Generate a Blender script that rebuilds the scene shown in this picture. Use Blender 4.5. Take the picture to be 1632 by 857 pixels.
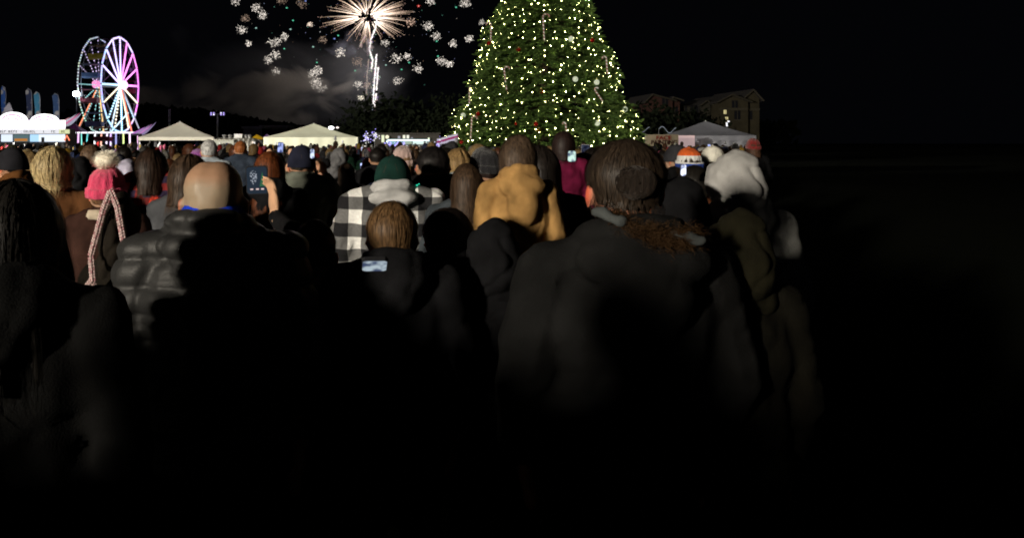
import bpy, bmesh, math, random
import numpy as np
from mathutils import Vector, Matrix, noise
PI = math.pi
R = math.radians
rnd = random.Random(7)
S = bpy.context.scene
for o in list(bpy.data.objects): bpy.data.objects.remove(o)
COL = S.collection

# ------------------------------------------------------------------ camera
FPX, CX, HY, CAMZ = 1200.0, 600.0, 228.0, 1.75       # focal length / principal point of the 1632 px wide picture
cam = bpy.data.cameras.new('camera'); cam.sensor_width = 36; cam.lens = FPX/1632*36
cam.shift_x = (816-CX)/1632; cam.shift_y = -(428.5-HY)/1632
cam.clip_start = .05; cam.clip_end = 4000
co = bpy.data.objects.new('camera', cam); COL.objects.link(co)
co.location = (0, 0, CAMZ); co.rotation_euler = (R(90), 0, 0); S.camera = co
def P(X, Y, D): return Vector(((X-CX)/FPX*D, D, CAMZ-(Y-HY)/FPX*D))
# ------------------------------------------------------------------ world, light, exposure
w = bpy.data.worlds.new('World'); S.world = w; w.use_nodes = True
bg = w.node_tree.nodes['Background']; bg.inputs[0].default_value = (.5, .55, .8, 1); bg.inputs[1].default_value = .0018
AZ, EL = R(38), R(9.5)             # the light comes from behind on the left, low
def lightdir(): return Vector((math.sin(AZ)*math.cos(EL), math.cos(AZ)*math.cos(EL), -math.sin(EL)))
night_fill = bpy.data.lights.new('night_fill', 'SUN'); night_fill.energy = .05; night_fill.angle = R(2); night_fill.color = (1, .9, .75)  # added faint fill for the hotel and ambient; no sun at night
so = bpy.data.objects.new('night_fill', night_fill); COL.objects.link(so)
so.rotation_euler = lightdir().to_track_quat('-Z', 'Y').to_euler()
S.view_settings.view_transform = 'Standard'; S.view_settings.look = 'None'
S.view_settings.exposure = 0; S.cycles.filter_width = 1.9; S.view_settings.gamma = 1

# ------------------------------------------------------------------ helpers
def tag(o, label=None, cat=None, group=None, kind=None):
    if label: o['label'] = label
    if cat: o['category'] = cat
    if group: o['group'] = group
    if kind: o['kind'] = kind
    return o
def link(name, me, parent=None, mats=None, color=None):
    o = bpy.data.objects.new(name, me); COL.objects.link(o)
    if parent: o.parent = parent
    if mats is not None and me is not None and not me.materials:
        for m in (mats if isinstance(mats, (list, tuple)) else [mats]): me.materials.append(m)
    if color: o.color = (*color[:3], 1)
    return o
def empty(name, loc=(0,0,0), rz=0, parent=None):
    o = bpy.data.objects.new(name, None); COL.objects.link(o); o.location = loc; o.rotation_euler = (0,0,rz)
    o.empty_display_size = .2
    if parent: o.parent = parent
    return o
class MB:
    def __init__(s): s.v = []; s.f = []; s.m = []; s.c = []
    def add(s, vs, fs, mi=0, col=None):
        b = len(s.v); s.v += [tuple(v) for v in vs]
        for f in fs: s.f.append(tuple(i+b for i in f)); s.m.append(mi); s.c.append(col or (1,1,1))
        return s
    def box(s, lo, hi, mi=0, M=None, col=None):
        vs = [Vector((x,y,z)) for x in (lo[0],hi[0]) for y in (lo[1],hi[1]) for z in (lo[2],hi[2])]
        if M is not None: vs = [M @ v for v in vs]
        return s.add(vs, [(0,1,3,2),(4,6,7,5),(0,4,5,1),(2,3,7,6),(0,2,6,4),(1,5,7,3)], mi, col)
    def tube(s, pts, r, n=6, mi=0, col=None, cap=True):
        pts = [Vector(p) for p in pts]
        rs = r if isinstance(r, (list, tuple)) else [r]*len(pts)
        vs = []; N = len(pts)
        for i, p in enumerate(pts):
            d = (pts[min(i+1,N-1)]-pts[max(i-1,0)])
            if d.length < 1e-9: d = Vector((0,0,1))
            d.normalize(); a = d.cross(Vector((0,0,1)) if abs(d.z) < .9 else Vector((1,0,0))).normalized(); b = d.cross(a)
            for k in range(n):
                t = 2*PI*k/n; vs.append(p + (a*math.cos(t)+b*math.sin(t))*rs[i])
        fs = [(i*n+k, i*n+(k+1)%n, (i+1)*n+(k+1)%n, (i+1)*n+k) for i in range(N-1) for k in range(n)]
        if cap: fs += [tuple(range(n))[::-1], tuple(range((N-1)*n, N*n))]
        return s.add(vs, fs, mi, col)
    def oct(s, c, r, mi=0, col=None, sz=1):
        x,y,z = c
        return s.add([(x+r,y,z),(x-r,y,z),(x,y+r,z),(x,y-r,z),(x,y,z+r*sz),(x,y,z-r*sz)],
            [(0,2,4),(2,1,4),(1,3,4),(3,0,4),(2,0,5),(1,2,5),(3,1,5),(0,3,5)], mi, col)
    def ball(s, c, r, nu=10, nv=7, mi=0, col=None):
        r = r if isinstance(r, (list, tuple)) else (r,r,r)
        vs = [(c[0],c[1],c[2]+r[2])]
        for j in range(1, nv):
            a = PI*j/nv
            for i in range(nu):
                t = 2*PI*i/nu; vs.append((c[0]+r[0]*math.sin(a)*math.cos(t), c[1]+r[1]*math.sin(a)*math.sin(t), c[2]+r[2]*math.cos(a)))
        vs.append((c[0],c[1],c[2]-r[2])); L = len(vs)-1
        fs = [(0,1+i,1+(i+1)%nu) for i in range(nu)]
        for j in range(nv-2): fs += [(1+j*nu+i,1+(j+1)*nu+i,1+(j+1)*nu+(i+1)%nu,1+j*nu+(i+1)%nu) for i in range(nu)]
        fs += [(L,1+(nv-2)*nu+(i+1)%nu,1+(nv-2)*nu+i) for i in range(nu)]
        return s.add(vs, fs, mi, col)
    def mesh(s, name='mesh', smooth=False, colors=False):
        me = bpy.data.meshes.new(name); me.from_pydata(s.v, [], s.f)
        me.polygons.foreach_set('material_index', s.m)
        if smooth: me.polygons.foreach_set('use_smooth', [True]*len(s.f))
        if colors:
            at = me.color_attributes.new('Col', 'FLOAT_COLOR', 'CORNER'); a = []
            for f, c in zip(s.f, s.c): a += [*c, 1]*len(f)
            at.data.foreach_set('color', a)
        me.update(); return me
    def build(s, name, mats, parent=None, smooth=False, colors=False, color=None):
        me = s.mesh(name, smooth, colors)
        for m in (mats if isinstance(mats, (list, tuple)) else [mats]): me.materials.append(m)
        return link(name, me, parent, None, color)
def nt(name):
    m = bpy.data.materials.new(name); m.use_nodes = True; n = m.node_tree.nodes; l = m.node_tree.links
    return m, n, l, n['Principled BSDF']
def N(n, t, **k):
    x = n.new(t)
    for a, b in k.items(): setattr(x, a, b)
    return x
def mat(name, c, rough=.7, metal=0, var=.25, scale=8, bump=.15, spec=.3, emit=None, es=0):
    m, n, l, p = nt(name)
    p.inputs['Roughness'].default_value = rough; p.inputs['Metallic'].default_value = metal
    p.inputs['Specular IOR Level'].default_value = spec
    tc = N(n,'ShaderNodeTexCoord'); nz = N(n,'ShaderNodeTexNoise'); nz.inputs['Scale'].default_value = scale; nz.inputs['Detail'].default_value = 6
    l.new(tc.outputs['Object'], nz.inputs['Vector'])
    rp = N(n,'ShaderNodeValToRGB'); rp.color_ramp.elements[0].position = .3; rp.color_ramp.elements[1].position = .7
    rp.color_ramp.elements[0].color = (*[x*(1-var) for x in c],1); rp.color_ramp.elements[1].color = (*[min(1,x*(1+var*.6)) for x in c],1)
    l.new(nz.outputs['Fac'], rp.inputs[0]); l.new(rp.outputs[0], p.inputs['Base Color'])
    b = N(n,'ShaderNodeBump'); b.inputs['Strength'].default_value = bump; b.inputs['Distance'].default_value = .02
    l.new(nz.outputs['Fac'], b.inputs['Height']); l.new(b.outputs[0], p.inputs['Normal'])
    if emit: p.inputs['Emission Color'].default_value = (*emit,1); p.inputs['Emission Strength'].default_value = es
    return m
def emis(name, c=None, s=1, attr=False, objcol=False, sample=None):
    m, n, l, p = nt(name); n.remove(p); e = N(n,'ShaderNodeEmission'); e.inputs[1].default_value = s
    if attr: a = N(n,'ShaderNodeVertexColor'); a.layer_name = 'Col'; l.new(a.outputs[0], e.inputs[0])
    elif objcol: a = N(n,'ShaderNodeObjectInfo'); l.new(a.outputs['Color'], e.inputs[0])
    else: e.inputs[0].default_value = (*c,1)
    l.new(e.outputs[0], n['Material Output'].inputs[0])
    if sample: m.cycles.emission_sampling = sample
    return m
def colmat(name, rough=.85, scale=14, stretch=(1,1,1), var=.35, bump=.3, sheen=0, fine=220, spec=.25, dist=.01):
    """colour from the object's own colour, broken up by noise"""
    m, n, l, p = nt(name); p.inputs['Roughness'].default_value = rough; p.inputs['Specular IOR Level'].default_value = spec
    p.inputs['Sheen Weight'].default_value = sheen
    oi = N(n,'ShaderNodeObjectInfo'); tc = N(n,'ShaderNodeTexCoord'); mp = N(n,'ShaderNodeMapping'); mp.inputs['Scale'].default_value = stretch
    l.new(tc.outputs['Object'], mp.inputs['Vector'])
    nz = N(n,'ShaderNodeTexNoise'); nz.inputs['Scale'].default_value = scale; nz.inputs['Detail'].default_value = 5; l.new(mp.outputs[0], nz.inputs['Vector'])
    n2 = N(n,'ShaderNodeTexNoise'); n2.inputs['Scale'].default_value = fine; l.new(mp.outputs[0], n2.inputs['Vector'])
    mr = N(n,'ShaderNodeMapRange'); mr.inputs[1].default_value = .3; mr.inputs[2].default_value = .7; mr.inputs[3].default_value = 1-var; mr.inputs[4].default_value = 1+var
    l.new(nz.outputs['Fac'], mr.inputs[0])
    mx = N(n,'ShaderNodeVectorMath', operation='SCALE'); l.new(oi.outputs['Color'], mx.inputs[0]); l.new(mr.outputs[0], mx.inputs['Scale'])
    l.new(mx.outputs[0], p.inputs['Base Color'])
    ad = N(n,'ShaderNodeMath', operation='ADD'); l.new(nz.outputs['Fac'], ad.inputs[0]); l.new(n2.outputs['Fac'], ad.inputs[1])
    b = N(n,'ShaderNodeBump'); b.inputs['Strength'].default_value = bump; b.inputs['Distance'].default_value = dist
    l.new(ad.outputs[0], b.inputs['Height']); l.new(b.outputs[0], p.inputs['Normal'])
    return m
FAB = colmat('fabric', .95, 9, bump=.3, dist=.006, spec=.08)
NYL = colmat('nylon shell', .5, 6, var=.2, bump=.25, spec=.3, dist=.006)
HAIR = colmat('hair', .52, 120, (1,1,.05), var=.7, bump=.35, spec=.28, dist=.003)
KNIT = colmat('knit', .95, 40, (1,1,.3), var=.25, bump=.9, sheen=.3)
SKIN = colmat('skin', .6, 7, var=.16, bump=.12, spec=.2, dist=.003)
def backlit_ears(m):  # backlight through the ears put into the skin colour as red
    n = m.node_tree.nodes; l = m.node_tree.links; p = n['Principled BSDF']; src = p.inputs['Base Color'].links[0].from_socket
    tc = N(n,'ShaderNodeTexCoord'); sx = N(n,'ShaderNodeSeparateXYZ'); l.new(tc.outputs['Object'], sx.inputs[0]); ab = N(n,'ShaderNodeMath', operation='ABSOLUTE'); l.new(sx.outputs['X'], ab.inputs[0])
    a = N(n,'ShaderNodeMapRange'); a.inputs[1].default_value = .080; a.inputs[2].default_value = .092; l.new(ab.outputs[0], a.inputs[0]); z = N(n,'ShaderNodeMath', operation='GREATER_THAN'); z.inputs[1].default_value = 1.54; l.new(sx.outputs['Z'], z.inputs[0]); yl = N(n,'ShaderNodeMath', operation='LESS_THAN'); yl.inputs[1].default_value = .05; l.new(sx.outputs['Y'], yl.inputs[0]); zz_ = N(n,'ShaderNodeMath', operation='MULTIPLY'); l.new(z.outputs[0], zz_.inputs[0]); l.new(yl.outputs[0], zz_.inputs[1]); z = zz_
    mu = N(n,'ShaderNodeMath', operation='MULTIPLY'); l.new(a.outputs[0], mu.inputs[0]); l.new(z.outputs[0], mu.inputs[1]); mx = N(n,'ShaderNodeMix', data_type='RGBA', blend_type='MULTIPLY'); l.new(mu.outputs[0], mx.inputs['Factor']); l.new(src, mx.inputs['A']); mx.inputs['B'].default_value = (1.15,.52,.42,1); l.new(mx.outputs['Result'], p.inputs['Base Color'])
backlit_ears(SKIN)
RUB = mat('shoe rubber', (.02,.02,.022), .6)
BLACKP = mat('black plastic', (.015,.015,.017), .35, bump=.02)
STEEL = mat('galvanised steel', (.28,.28,.29), .45, .7)
WHITEM = mat('white painted metal', (.6,.6,.62), .5)

# ------------------------------------------------------------------ people
def prim_ell(mb, c, r, rot=None):
    m2 = MB(); m2.ball((0,0,0), list(r), 14, 9)
    M = (rot.to_matrix() if hasattr(rot,'to_matrix') else (rot or Matrix.Identity(3)))
    mb.add([M @ Vector(v) + Vector(c) for v in m2.v], m2.f)
def prim_cap(mb, p0, r0, p1, r1, n=10):
    p0, p1 = Vector(p0), Vector(p1); d = (p1-p0); L = d.length; d = d/L if L > 1e-6 else Vector((0,0,1))
    pts = []; rs = []
    for a in (80, 50, 20): pts.append(p0-d*r0*math.sin(R(a))); rs.append(r0*math.cos(R(a)))
    pts += [p0, p1]; rs += [r0, r1]
    for a in (20, 50, 80): pts.append(p1+d*r1*math.sin(R(a))); rs.append(r1*math.cos(R(a)))
    mb.tube(pts, rs, n)
def prim_tor(mb, c, Ra, r, sy=1, tilt=0, n=14, k=6):
    vs = []; M = Matrix.Rotation(tilt, 3, 'X')
    for i in range(n):
        t = 2*PI*i/n
        for j in range(k):
            q = 2*PI*j/k; vs.append(Vector(c)+M @ Vector(((Ra+r*math.cos(q))*math.cos(t), (Ra+r*math.cos(q))*math.sin(t)*sy, r*math.sin(q))))
    mb.add(vs, [(i*k+j, ((i+1)%n)*k+j, ((i+1)%n)*k+(j+1)%k, i*k+(j+1)%k) for i in range(n) for j in range(k)])
def blob(name, mb, voxel, smooth=3, disp=None):
    me = mb.mesh(name); bm = bmesh.new(); bm.from_mesh(me); bmesh.ops.recalc_face_normals(bm, faces=bm.faces); bm.to_mesh(me); bm.free()
    ob = bpy.data.objects.new('tmp', me); COL.objects.link(ob)
    m = ob.modifiers.new('r', 'REMESH'); m.mode = 'VOXEL'; m.voxel_size = voxel; m.use_smooth_shade = True
    if smooth: s = ob.modifiers.new('s', 'SMOOTH'); s.iterations = smooth; s.factor = .5
    dg = bpy.context.evaluated_depsgraph_get(); out = bpy.data.meshes.new_from_object(ob.evaluated_get(dg))
    bpy.data.objects.remove(ob); bpy.data.meshes.remove(me); out.name = name; out.materials.clear()
    if disp:
        nv = len(out.vertices); co_ = np.empty(nv*3); no = np.empty(nv*3)
        out.vertices.foreach_get('co', co_); out.vertices.foreach_get('normal', no)
        co_ = co_.reshape(-1,3); no = no.reshape(-1,3)
        d = np.array([disp(Vector(c), Vector(nn)) for c, nn in zip(co_, no)])
        out.vertices.foreach_set('co', (co_+no*d[:,None]).ravel())
    out.polygons.foreach_set('use_smooth', [True]*len(out.polygons)); out.update()
    return out
# arm poses: (elbow, wrist, finger direction, palm normal) for the right side (+x); mirrored for the left
POSE = {
 'down': ((.235,-.03,1.15), (.225,.06,.91), (0,.1,-1), (-1,0,0)),
 'pocket': ((.25,-.06,1.16), (.19,.12,1.0), (-.4,.8,-.2), (-.5,-.7,0)),
 'up': ((.27,.13,1.22), (.14,.30,1.50), (-.25,.15,1), (-.3,-1,0)),
 'high': ((.27,.14,1.30), (.13,.30,1.62), (-.15,.1,1), (-.3,-1,0)),
 'out': ((.30,-.0,1.22), (.36,.14,1.60), (.15,.25,1), (-.3,-1,0)),
}
def mirror(p): return tuple(Vector((-q[0], q[1], q[2])) for q in p)
def hand_prims(mb, wrist, fd, pn, fine, side):
    wrist = Vector(wrist); fd = Vector(fd).normalized(); pn = Vector(pn); pn = (pn-fd*pn.dot(fd)).normalized()
    lat = fd.cross(pn).normalized()*side     # towards the thumb
    palm = wrist+fd*.055
    M = Matrix((lat, pn, fd)).transposed()
    prim_ell(mb, palm, (.042,.017,.055), M)
    if not fine: prim_ell(mb, palm+fd*.07+pn*.015, (.036,.02,.045), M); return
    for k, (o, L) in enumerate(((.031,.070),(.011,.080),(-.010,.074),(-.030,.058))):
        b = wrist+fd*.098+lat*o; k1 = b+fd*L*.5+pn*L*.18; k2 = k1+fd*L*.22+pn*L*.38
        prim_cap(mb, b, .0095, k1, .0088, 8); prim_cap(mb, k1, .0088, k2, .0076, 8)
    b = wrist+fd*.03+lat*.034; k1 = b+fd*.035+lat*.026+pn*.012; k2 = k1+fd*.032+pn*.012
    prim_cap(mb, b, .0135, k1, .0105, 8); prim_cap(mb, k1, .0105, k2, .0085, 8)
_bc = {}
def body_mesh(lp, rp, voxel=.016, fine=False):
    key = (str(lp), str(rp), voxel, fine)
    if key in _bc: return _bc[key]
    mb = MB()
    prim_ell(mb, (0,-.014,1.645), (.078,.098,.098))
    for sx in (-1,1): prim_ell(mb, (sx*.014,-.022,1.668), (.066,.088,.080))
    prim_ell(mb, (0,.03,1.595), (.060,.072,.075))
    prim_ell(mb, (0,.05,1.555), (.042,.045,.032)); prim_cap(mb, (0,.092,1.635), .010, (0,.110,1.600), .014)
    for sx in (-1, 1):
        prim_cap(mb, (sx*.015,.088,1.655), .012, (sx*.045,.075,1.655), .011)       # brow
        prim_ell(mb, (sx*.086,-.010,1.612), (.009,.020,.032), Matrix.Rotation(.38*sx,3,'Z') @ Matrix.Rotation(.2,3,'X'))
        prim_ell(mb, (sx*.091,-.022,1.622), (.006,.012,.022))
    prim_cap(mb, (-.016,.100,1.575), .008, (.016,.100,1.575), .008)
    prim_cap(mb, (0,-.025,1.43), .062, (0,-.01,1.56), .056)
    prim_cap(mb, (-.13,-.015,1.425), .055, (.13,-.015,1.425), .055)
    prim_ell(mb, (0,-.005,1.28), (.165,.105,.19)); prim_ell(mb, (0,.0,1.06), (.145,.10,.17)); prim_ell(mb, (0,-.01,.93), (.165,.115,.12))
    for sx, pose in ((-1, lp), (1, rp)):
        e, wv, fd, pn = (POSE[pose] if isinstance(pose, str) else pose)
        if isinstance(pose, str) and sx < 0: e, wv, fd, pn = mirror((e, wv, fd, pn))
        prim_cap(mb, (sx*.175,-.01,1.425), .053, e, .04); prim_cap(mb, e, .038, wv, .027)
        hand_prims(mb, wv, fd, pn, fine, -sx if pn[1] < 0 else sx)
        prim_cap(mb, (sx*.085,-.005,.9), .082, (sx*.095,.01,.48), .055); prim_cap(mb, (sx*.095,.01,.48), .053, (sx*.10,-.015,.09), .036)
        prim_ell(mb, (sx*.105,.05,.045), (.042,.12,.038))
    me = blob('person_body', mb, voxel, 2 if voxel < .01 else 1); me.materials.append(SKIN); _bc[key] = me; return me
_jc = {}
def jacket_mesh(lp, rp, style='plain', voxel=.016, thick=1.0, key2=None):
    key = (str(lp), str(rp), style, voxel, thick)
    if key in _jc: return _jc[key]
    mb = MB(); t = thick
    prim_cap(mb, (-.135,-.018,1.425), .07*t, (.135,-.018,1.425), .07*t)
    for sx in (-1,1): prim_cap(mb, (sx*.045,-.03,1.485), .05*t, (sx*.14,-.02,1.435), .058*t)
    prim_ell(mb, (0,-.012,1.29), (.198*t,.138*t,.205)); prim_ell(mb, (0,.0,1.08), (.188*t,.138*t,.20)); prim_ell(mb, (0,-.005,.93), (.20*t,.148*t,.13))
    if style == 'long': prim_cap(mb, (0,-.005,.95), .16, (0,0,.72), .18)
    if style in ('collar', 'puffer', 'hood', 'hoodbig', 'puffhood', 'plain'): prim_tor(mb, (0,-.022,1.495), .068, .024, 1, -.15)
    if style in ('hood', 'puffhood'):
        prim_ell(mb, (0,-.115,1.455), (.125,.06,.062)); prim_ell(mb, (0,-.135,1.40), (.075,.05,.085)); prim_tor(mb, (0,-.05,1.50), .09, .033, .95, -.35)
    if style == 'hoodbig':
        prim_ell(mb, (0,-.125,1.46), (.15,.07,.08)); prim_ell(mb, (.0,-.155,1.37), (.10,.06,.12)); prim_tor(mb, (0,-.05,1.515), .098, .036, .95, -.35)
        prim_cap(mb, (-.03,-.17,1.42), .03, (.02,-.17,1.30), .025)
    for sx, pose in ((-1, lp), (1, rp)):
        e, wv, fd, pn = (POSE[pose] if isinstance(pose, str) else pose)
        if isinstance(pose, str) and sx < 0: e, wv, fd, pn = mirror((e, wv, fd, pn))
        prim_cap(mb, (sx*.172,-.015,1.415), .075*t, e, .063*t); wv = Vector(wv); e = Vector(e)
        prim_cap(mb, e, .061*t, e.lerp(wv, .90), .047*t)
    sd = rnd.uniform(0, 99)
    def disp(c, n):
        s = noise.noise(Vector((c.x*5+sd, c.y*5, c.z*9)))*.014+noise.noise(Vector((c.x*13, c.y*13+sd, c.z*24)))*.007
        if style.startswith('puff'):
            q = abs(math.sin((c.z+.12*c.x*c.x)*PI/.075)); s = s*.35+.020*(q**.45)-.013
        if voxel < .02: s -= .010*(1-abs(noise.noise(Vector((c.x*6+sd+c.z*3, c.y*5, c.z*8-c.x*5)))))**9
        if style in ('hoodbig',): s = s*.55+.006*noise.noise(Vector((c.x*9+sd, c.y*4, c.z*3+c.x*6)))
        return s
    me = blob('jacket', mb, voxel, 3, disp); _jc[key] = me; return me
_tc = {}
def trousers_mesh():
    if 't' in _tc: return _tc['t']
    mb = MB(); prim_ell(mb, (0,-.008,.93), (.178,.128,.12))
    for sx in (-1,1):
        prim_cap(mb, (sx*.088,-.005,.88), .096, (sx*.097,.01,.48), .072); prim_cap(mb, (sx*.097,.01,.48), .072, (sx*.102,-.01,.10), .062)
    _tc['t'] = blob('trousers', mb, .02, 2, lambda c, n: .008*noise.noise(c*11)); _tc['t'].materials.append(FAB); return _tc['t']
def shoe_mesh():
    if 's' in _tc: return _tc['s']
    mb = MB(); prim_ell(mb, (0,.05,.05), (.050,.140,.046)); prim_cap(mb, (0,-.01,.06), .05, (0,-.012,.13), .048)
    _tc['s'] = blob('shoe', mb, .014, 2); _tc['s'].materials.append(RUB); return _tc['s']
def hair_surface(style, seed=1):
    """returns f(theta, t, lift) -> point, with t in 0..1 from crown to tips; theta 0 = back of the head"""
    r_ = random.Random(seed); off = r_.uniform(0, 50)
    P_ = dict(short=(1.0,100,1.00,0), crop=(.975,98,.98,0), bob=(1.08,100,1.10,.09), long=(1.06,98,1.06,.26), xlong=(1.07,96,1.08,.36), fluffy=(1.17,108,1.14,.03), bun=(1.02,104,1.0,0))[style]
    vol, pmax, vz, drop = P_
    def f(th, t, lift=0):
        fr = .5-.5*math.cos(th)                       # 0 at the back, 1 at the face
        ph_end = R(pmax+14*(1-fr)) if fr < .62 else R(pmax-(fr-.62)/.38*48)
        d = drop*(1-max(0,(fr-.45))/.4) if fr < .85 else 0
        arc = ph_end*.12; tot = arc+d
        s = t*tot; n_ = noise.noise(Vector((math.sin(th)*3.1+off, math.cos(th)*3.1, t*2.5)))
        if s < arc: ph = s/arc*ph_end; ex = 0
        else: ph = ph_end; ex = s-arc
        n2 = noise.noise(Vector((math.sin(th)*7+off, math.cos(th)*7, t*1.1+.3*math.sin(th*3)))); n3 = noise.noise(Vector((math.sin(th)*16, math.cos(th)*16+off, t*2)))
        k = 1.0+(.045*n_+.040*n2*min(1,t*2.2)+.018*n3*min(1,t*3))*(1.5 if style in ('bob','fluffy','long','xlong') else .6)+lift
        x = .092*vol*k*math.sin(ph)*math.sin(th); y = -.018-.110*vol*k*math.sin(ph)*math.cos(th); z = 1.640+.122*vz*k*math.cos(ph)
        if ex > 0:
            flare = 1+.9*ex*(1 if style in ('long','xlong') else -1.0); x *= flare
            z -= ex; y = y-(.045*min(1, ex/.12) if fr < .5 else -.02*min(1,ex/.1)) - .02*n_*ex/.2
            x += .02*n_*min(1, ex*6)
        elif style in ('short','crop','fluffy','bun'):
            tuck = max(0, (ph-R(72)))/R(40); x *= 1-.22*tuck; y = y*(1-.16*tuck)
        return Vector((x, y, z))
    return f
_hc = {}
def hair_mesh(style, n_strand=0, seed=1, curl=.0):
    key = (style, n_strand, seed, curl)
    if key in _hc: return _hc[key]
    f = hair_surface(style, seed); mb = MB(); nu, nv = (56, 22) if n_strand > 250 else (28, 14); r_ = random.Random(seed)
    vs = [f(2*PI*i/nu, (j/nv)*(.96 if style not in ('crop','bun') else 1)) for j in range(nv+1) for i in range(nu)]
    fs = [(j*nu+i, j*nu+(i+1)%nu, (j+1)*nu+(i+1)%nu, (j+1)*nu+i) for j in range(nv) for i in range(nu)]
    vs.append(Vector((0,0,1.60))); fs += [(nv*nu+i, nv*nu+(i+1)%nu, len(vs)-1) for i in range(nu)]
    mb.add(vs, fs)
    for _ in range(n_strand):
        th = r_.uniform(-2.3, 2.3) if r_.random() < .9 else r_.uniform(-PI, PI)
        t0 = r_.uniform(.0, .6); t1 = min(r_.uniform(.95,1.14), t0+r_.uniform(.3, .8)); w_ = r_.uniform(.0008,.0024); ph = r_.uniform(0, 6); dv = r_.uniform(-.25,.25)
        lf = r_.uniform(.002,.022)+(.05*r_.random()**3); pts = []
        for k in range(7):
            q = k/6; t = t0+(t1-t0)*q
            pts.append(f(th+dv*q+curl*math.sin(q*7+ph), t, lf*(.4+q)+curl*.3*math.cos(q*9+ph)))
        vs = []
        for k, p in enumerate(pts):
            tn = (pts[min(6,k+1)]-pts[max(0,k-1)]).normalized(); rad = Vector((p.x, p.y+.02, .2*(p.z-1.62))).normalized(); sd = tn.cross(rad).normalized()*w_*(1-.75*k/6)
            vs += [p-sd, p+sd]
        mb.add(vs, [(2*k,2*k+1,2*k+3,2*k+2) for k in range(6)])
    if style == 'bun':
        pass
    me = mb.mesh('hair', True); me.materials.append(HAIR); _hc[key] = me; return me
def beanie_mesh(n=60):
    if 'b%d'%n in _tc: return _tc['b%d'%n]
    prof = [(.0,1.798),(.035,1.795),(.065,1.778),(.088,1.745),(.098,1.705),(.102,1.668),(.104,1.665),(.115,1.66),(.116,1.635),(.115,1.605),(.108,1.598),(.098,1.60),(.09,1.62)]
    vs = []; ns = n
    for j, (r, z) in enumerate(prof):
        for i in range(ns):
            th = 2*PI*i/ns; k = 1+(.035*math.cos(th*ns/4) if j > 1 else 0)+.02*noise.noise(Vector((math.cos(th)*2, math.sin(th)*2, z*12)))
            fr = -.5*math.cos(th-PI/2)*0
            vs.append((r*k*math.cos(th)*.93, -.012+r*k*math.sin(th)*1.13, 1.80-(1.80-z)*.80+.012*math.sin(th)))
    mb = MB(); mb.add(vs, [(j*ns+i,(j+1)*ns+i,(j+1)*ns+(i+1)%ns,j*ns+(i+1)%ns) for j in range(len(prof)-1) for i in range(ns)])
    me = mb.mesh('beanie', True); me.materials.append(KNIT); _tc['b%d'%n] = me; return me
def cap_mesh():
    if 'c' in _tc: return _tc['c']
    mb = MB(); ns = 28; rows = 9; vs = []
    for j in range(rows+1):
        a = j/rows*R(93)
        for i in range(ns):
            th = 2*PI*i/ns; seam = 1-.012*(abs(math.sin(th*3)) < .12)
            vs.append((.100*math.sin(a)**.85*math.cos(th)*seam, -.012+.121*math.sin(a)**.85*math.sin(th)*seam, 1.625+.143*math.cos(a)))
    fs = [(j*ns+i,(j+1)*ns+i,(j+1)*ns+(i+1)%ns,j*ns+(i+1)%ns) for j in range(rows) for i in range(ns)]
    mb.add(vs, fs)
    mb.ball((0,-.012,1.770), (.010,.010,.006), 8, 5)
    bv = []                                              # the peak, at the front
    for j in range(4):
        for i in range(9):
            t = -1+2*i/8; bv.append((.078*t*(1-.05*j), .085+.026*j*(1-.55*t*t)*1.1-.02*t*t*1.5, 1.640-.008*j-.012*t*t))
    bv += [Vector(v)-Vector((0,0,.004)) for v in bv]
    bf = [(j*9+i,j*9+i+1,(j+1)*9+i+1,(j+1)*9+i) for j in range(3) for i in range(8)]
    mb.add(bv, bf+[tuple(q+36 for q in f)[::-1] for f in bf])
    me = mb.mesh('cap', True); me.materials.append(FAB); _tc['c'] = me; return me
def hoodup_mesh():
    if 'h' in _tc: return _tc['h']
    mb = MB(); prim_ell(mb, (0,-.025,1.66), (.108,.128,.122)); prim_ell(mb, (0,-.07,1.60), (.10,.10,.12)); prim_cap(mb, (-.05,-.05,1.50), .075, (.05,-.05,1.50), .075)
    def d(c, n): return .013*noise.noise(Vector((c.x*9,c.y*8,c.z*14)))+.005*noise.noise(c*26)-.012*(1-abs(noise.noise(Vector((c.x*7+c.z*4,c.y*6,c.z*9-c.x*5)))))**10
    _tc['h'] = blob('hood', mb, .011, 3, d); _tc['h'].materials.append(FAB); return _tc['h']
SKC = [(.55,.33,.22),(.42,.24,.15),(.6,.38,.27),(.2,.11,.07),(.5,.3,.2)]
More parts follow.
